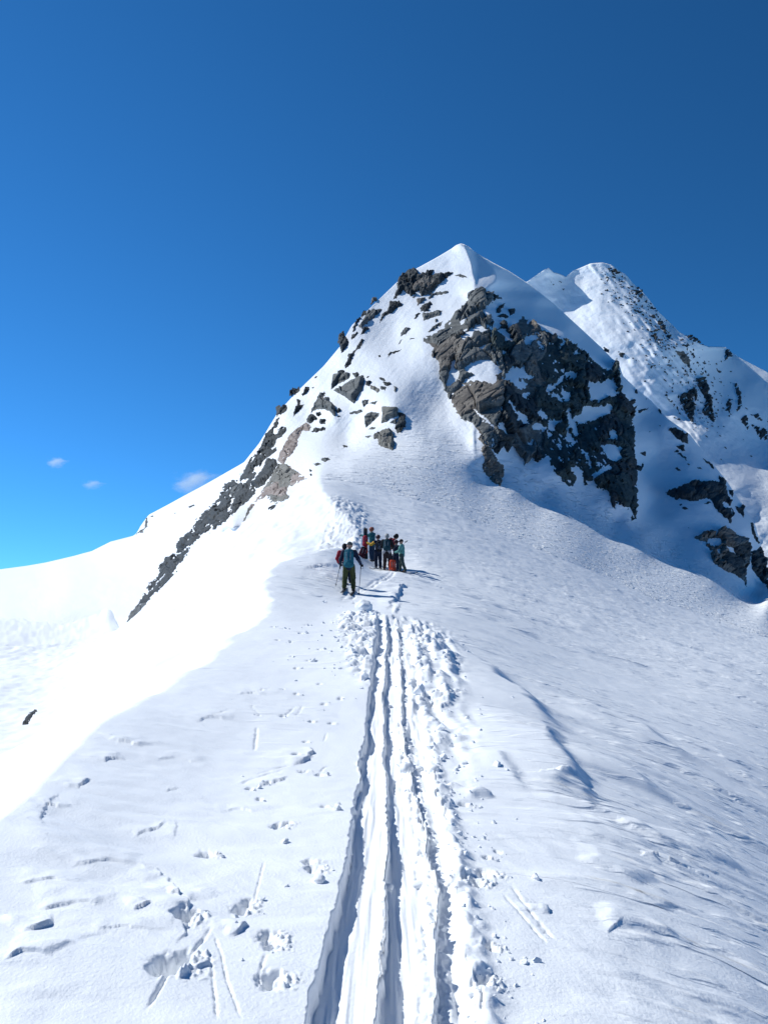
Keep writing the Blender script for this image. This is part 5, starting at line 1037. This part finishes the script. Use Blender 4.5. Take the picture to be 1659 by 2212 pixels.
pd, jd = crowd(843, 1226, 41.2, -78, 'person in red jacket bending forward under a big maroon backpack', dict(pelvis=(0, -.12, .92), waist=(0, -.04, 1.05), chest=(0, .09, 1.27), neck=(0, .19, 1.43), head=(0, .30, 1.56), shl=(-.19, .12, 1.37), shr=(.19, .12, 1.37), ell=(-.25, .26, 1.12), elr=(.25, .26, 1.12), wrl=(-.15, .42, .95), wrr=(.15, .42, .95),
    hil=(-.095, -.12, .9), hir=(.095, -.12, .9), look=(0, 1, -.55)), C['red'], C['black'], 'beanie', C['black'], hgt=1.86, seed=51)
backpack(on_back(pd, jd, -.26, -.27, -.5), 'big maroon backpack on the bending person in the red jacket', C['maroon'], .34, .56, .22)
pe, je = crowd(855, 1229, 40.0, -40, 'person in navy jacket and dark maroon helmet at the centre right of the group', dict(ell=(-.26, .16, 1.16), wrl=(-.12, .38, 1.12), elr=(.26, .16, 1.16), wrr=(.12, .38, 1.12), look=(.2, 1, -.2)), C['navy'], C['navy'], 'helmet', HELM_M, hgt=1.58, seed=61)
pf, jf = crowd(868, 1236, 39.0, 75, 'person in mint green jacket and black cap at the right end of the group', dict(ell=(-.25, .10, 1.15), wrl=(-.14, .34, 1.08), elr=(.25, .08, 1.15), wrr=(.16, .34, 1.06), knl=(-.12, -.08, .5), anl=(-.12, -.22, .1), tol=(-.13, -.03, .045), knr=(.12, .12, .5), anr=(.12, .12, .1), tor=(.13, .31, .045), look=(0, 1, -.1)), C['mint'], C['oldgreen'], 'cap', C['black'], hgt=1.64, seed=71)
# gear standing and lying around the group
b = at_d(788, 40.4)
s1 = ski(b + Vector((0, 0, .80)), math.radians(20), math.radians(86), 'dark ski of the upright pair planted left of the group, left one', 1.66, group='upright pair of skis'); s2 = ski(b + Vector((.09, .02, .78)), math.radians(12), math.radians(85), 'dark ski of the upright pair planted left of the group, right one', 1.62, group='upright pair of skis')
backpack(Matrix.Translation(b + Vector((.03, -.09, .72))) @ Matrix.Rotation(.1, 4, 'X'), 'red backpack hung on the upright pair of skis', C['red'], .26, .50, .15)
backpack(Matrix.Translation(b + Vector((.05, -.10, .36))) @ Matrix.Rotation(.15, 4, 'X'), 'small orange bag hanging under the red backpack on the upright skis', C['orange'], .20, .28, .12)
b = at_d(780, 39.8); backpack(Matrix.Translation(b + Vector((0, 0, -.03))) @ Matrix.Rotation(.4, 4, 'Z') @ Matrix.Rotation(.35, 4, 'Y'), 'dark backpack leaning on the snow at the left foot of the group', C['maroon'], .34, .52, .2, lid_mat=C['black'])
b = at_d(848, 37.9); backpack(Matrix.Translation(b + Vector((0, 0, -.03))) @ Matrix.Rotation(.2, 4, 'Z'), 'orange red backpack standing on the snow in front of the group', C['orange'], .30, .56, .18)
for px, D, dx in ((839, 40.6, 0), (842, 40.5, .05)):
    b = at_d(px, D); pole(b + Vector((dx, 0, 1.2)), b + Vector((0, 0, -.02)), 'thin ski pole standing upright in the middle of the group, %s of two' % ('left' if dx == 0 else 'right'), 'upright poles in the group')
top = W(np.array(879.6), np.array(1168.5), np.array(39.4)); tip = W(np.array(868.5), np.array(1178.5), np.array(39.9)); d_ = Vector(tip) - Vector(top)
pole(Vector(top), Vector(top) + d_.normalized() * 1.05, 'ski pole over the shoulder of the mint green person, its grip raised')
for px, D, yw, lab in ((828, 37.6, -62, 'dark ski under the left boot of the grey haired person'), (838, 37.4, -62, 'dark ski under the right boot of the grey haired person'), (818, 39.2, -60, 'dark ski lying by the boots of the yellow sleeved person'), (868, 38.6, -70, 'dark ski lying by the boots of the mint green person')):
    b = at_d(px, D); ski(b + Vector((0, 0, .02)), math.radians(yw), math.radians(-8), lab, 1.65)

# ------------------------------------------------------------------ crumbs of snow kicked loose beside the track
def clod(bm_, c, r, rg):
    m = Matrix.Translation(c) @ Matrix.Rotation(rg.uniform(0, 6.3), 4, Vector(rg.normal(0, 1, 3)).normalized()) @ Matrix.Diagonal((r * rg.uniform(.8, 1.4), r * rg.uniform(.8, 1.2), r * rg.uniform(.6, 1.0), 1))
    g = bmesh.ops.create_icosphere(bm_, subdivisions=1, radius=1, matrix=m)
    for v in g['verts']: v.co += Vector(rg.normal(0, .20 * r, 3))
rng = np.random.default_rng(8); bm = bmesh.new(); PTS = []
for k in range(620):
    t = rng.random()
    if t < .38:      # along the right berm and the churned strip
        Y = math.exp(rng.uniform(math.log(2.4), math.log(20))); X = float(lane_e(Y)) + abs(rng.normal(0, .05 + .035 * Y)) - .03
    elif t < .55: Y = math.exp(rng.uniform(math.log(2.4), math.log(20))); X = float(lane_r(Y)) + rng.normal(0, .02 + .004 * Y)
    elif t < .78: Y = rng.uniform(11, 22); X = float(lane_l(Y)) - abs(rng.normal(0, .55))
    elif t < .96:
        fx, fy, r, dp = foot[rng.integers(len(foot))]; X = fx + rng.normal(r * 1.8, r * 1.6); Y = fy + rng.normal(-r * .5, r * 1.8)
    else: Y = math.exp(rng.uniform(math.log(2.6), math.log(18))); X = -.25 - abs(rng.normal(0, .25 + .05 * Y))
    PTS.append((X, Y, .0030 * Y ** .75 * rng.lognormal(0, .55)))
PA = np.array(PTS); z, fl = near_base(PA[:, 0], PA[:, 1]); PZ = z + near_detail(PA[:, 0], PA[:, 1], fl)
for (X, Y, r), z in zip(PTS, PZ): clod(bm, Vector((X, Y, z + r * .12)), r, rng)
me = bpy.data.meshes.new('snow_crumbs'); bm.to_mesh(me); bm.free(); me.materials.append(SNOW_NEAR)
tag(link(bpy.data.objects.new('snow_crumbs', me)), 'loose crumbs of snow beside the tracks', 'snow crumbs', kind='stuff')
def big_clod(px, py, r, label, group=None):
    bm_ = bmesh.new(); rg = np.random.default_rng(int(px * 7 + py)); g = bmesh.ops.create_icosphere(bm_, subdivisions=3, radius=1)
    for v in g['verts']:
        n = v.co.copy(); q = 1 + .22 * float(perlin(np.array(n.x * 1.6 + px), np.array(n.y * 1.6 + n.z * 1.3), 5)) + .10 * float(perlin(np.array(n.x * 4 + px), np.array(n.y * 4 + n.z * 3), 6))
        v.co = Vector((n.x * r * 1.25 * q, n.y * r * q, n.z * r * .8 * q))
    m_ = bpy.data.meshes.new('snow_clod'); bm_.to_mesh(m_); bm_.free(); m_.materials.append(SNOW_NEAR)
    for p in m_.polygons: p.use_smooth = True
    o_ = link(bpy.data.objects.new('snow_clod', m_)); b_ = gp(px, py); o_.location = b_ + Vector((0, 0, r * .35)); o_.rotation_euler = (0, 0, px)
    tag(o_, label, 'snow lump', group)
big_clod(787, 1322, .24, 'big rounded snow block at the top end of the skinned track')
for px, py, r, lab in ((878, 1660, .060, 'largest white snow lump on the right edge of the track, midway up'), (905, 1655, .035, 'white snow lump just right of the largest one beside the track'), (938, 1670, .045, 'flat pale snow lump on the smooth snow right of the track'), (690, 1905, .028, 'rounded snow lump lying below a boot hole left of the track'),
                       (617, 1820, .018, 'tiny snow lump on the left snow below the double boot hole'), (905, 1880, .03, 'snow lump on the ridge between the middle and right grooves'), (840, 1880, .022, 'snow lump stuck in the middle groove of the track')):
    big_clod(px, py, r, lab)

# ------------------------------------------------------------------ clouds far beyond the left shoulder
def cloud(px, py, D, sx, sy, sz, dens, label, tilt=0.0):
    bm_ = bmesh.new(); bmesh.ops.create_icosphere(bm_, subdivisions=3, radius=1); m_ = bpy.data.meshes.new('cloud'); bm_.to_mesh(m_); bm_.free()
    o_ = link(bpy.data.objects.new('cloud', m_)); o_.location = W(np.array(float(px)), np.array(float(py)), np.array(float(D))); k = D / F; o_.scale = (sx * k, sy * k, sz * k); o_.rotation_euler = (0, tilt, 0)
    mt = bpy.data.materials.new('cloud_vapour'); mt.use_nodes = True; n = mt.node_tree.nodes; l = mt.node_tree.links; n.remove(n['Principled BSDF'])
    tc = n.new('ShaderNodeTexCoord'); ln = n.new('ShaderNodeVectorMath'); ln.operation = 'LENGTH'; l.new(tc.outputs['Object'], ln.inputs[0])
    ns = n.new('ShaderNodeTexNoise'); ns.inputs['Scale'].default_value = 1.7; ns.inputs['Detail'].default_value = 4; l.new(tc.outputs['Object'], ns.inputs['Vector'])
    a = n.new('ShaderNodeMath'); a.operation = 'MULTIPLY_ADD'; a.inputs[1].default_value = 1.9; a.inputs[2].default_value = -.28; l.new(ns.outputs['Fac'], a.inputs[0])
    s_ = n.new('ShaderNodeMath'); s_.operation = 'SUBTRACT'; l.new(a.outputs[0], s_.inputs[0]); l.new(ln.outputs['Value'], s_.inputs[1])
    mu = n.new('ShaderNodeMath'); mu.operation = 'MULTIPLY'; mu.use_clamp = False; l.new(s_.outputs[0], mu.inputs[0]); mu.inputs[1].default_value = dens / (sz * k)
    mxm = n.new('ShaderNodeMath'); mxm.operation = 'MAXIMUM'; mxm.inputs[1].default_value = 0; l.new(mu.outputs[0], mxm.inputs[0])
    v = n.new('ShaderNodeVolumePrincipled'); v.inputs['Color'].default_value = (.95, .96, .98, 1); v.inputs['Anisotropy'].default_value = .3; l.new(mxm.outputs[0], v.inputs['Density']); l.new(v.outputs[0], n['Material Output'].inputs['Volume'])
    m_.materials.append(mt); tag(o_, label, 'cloud')
cloud(418, 1040, 2600, 66, 60, 34, 1.1, 'small white cloud touching the left snow skyline', -.15)
cloud(122, 998, 2600, 30, 26, 16, .9, 'faint wisp of cloud high at the far left')
cloud(200, 1046, 2600, 32, 24, 14, .6, 'faintest wisp of cloud between the other two')
SC.cycles.volume_step_rate = 2; SC.cycles.volume_max_steps = 64
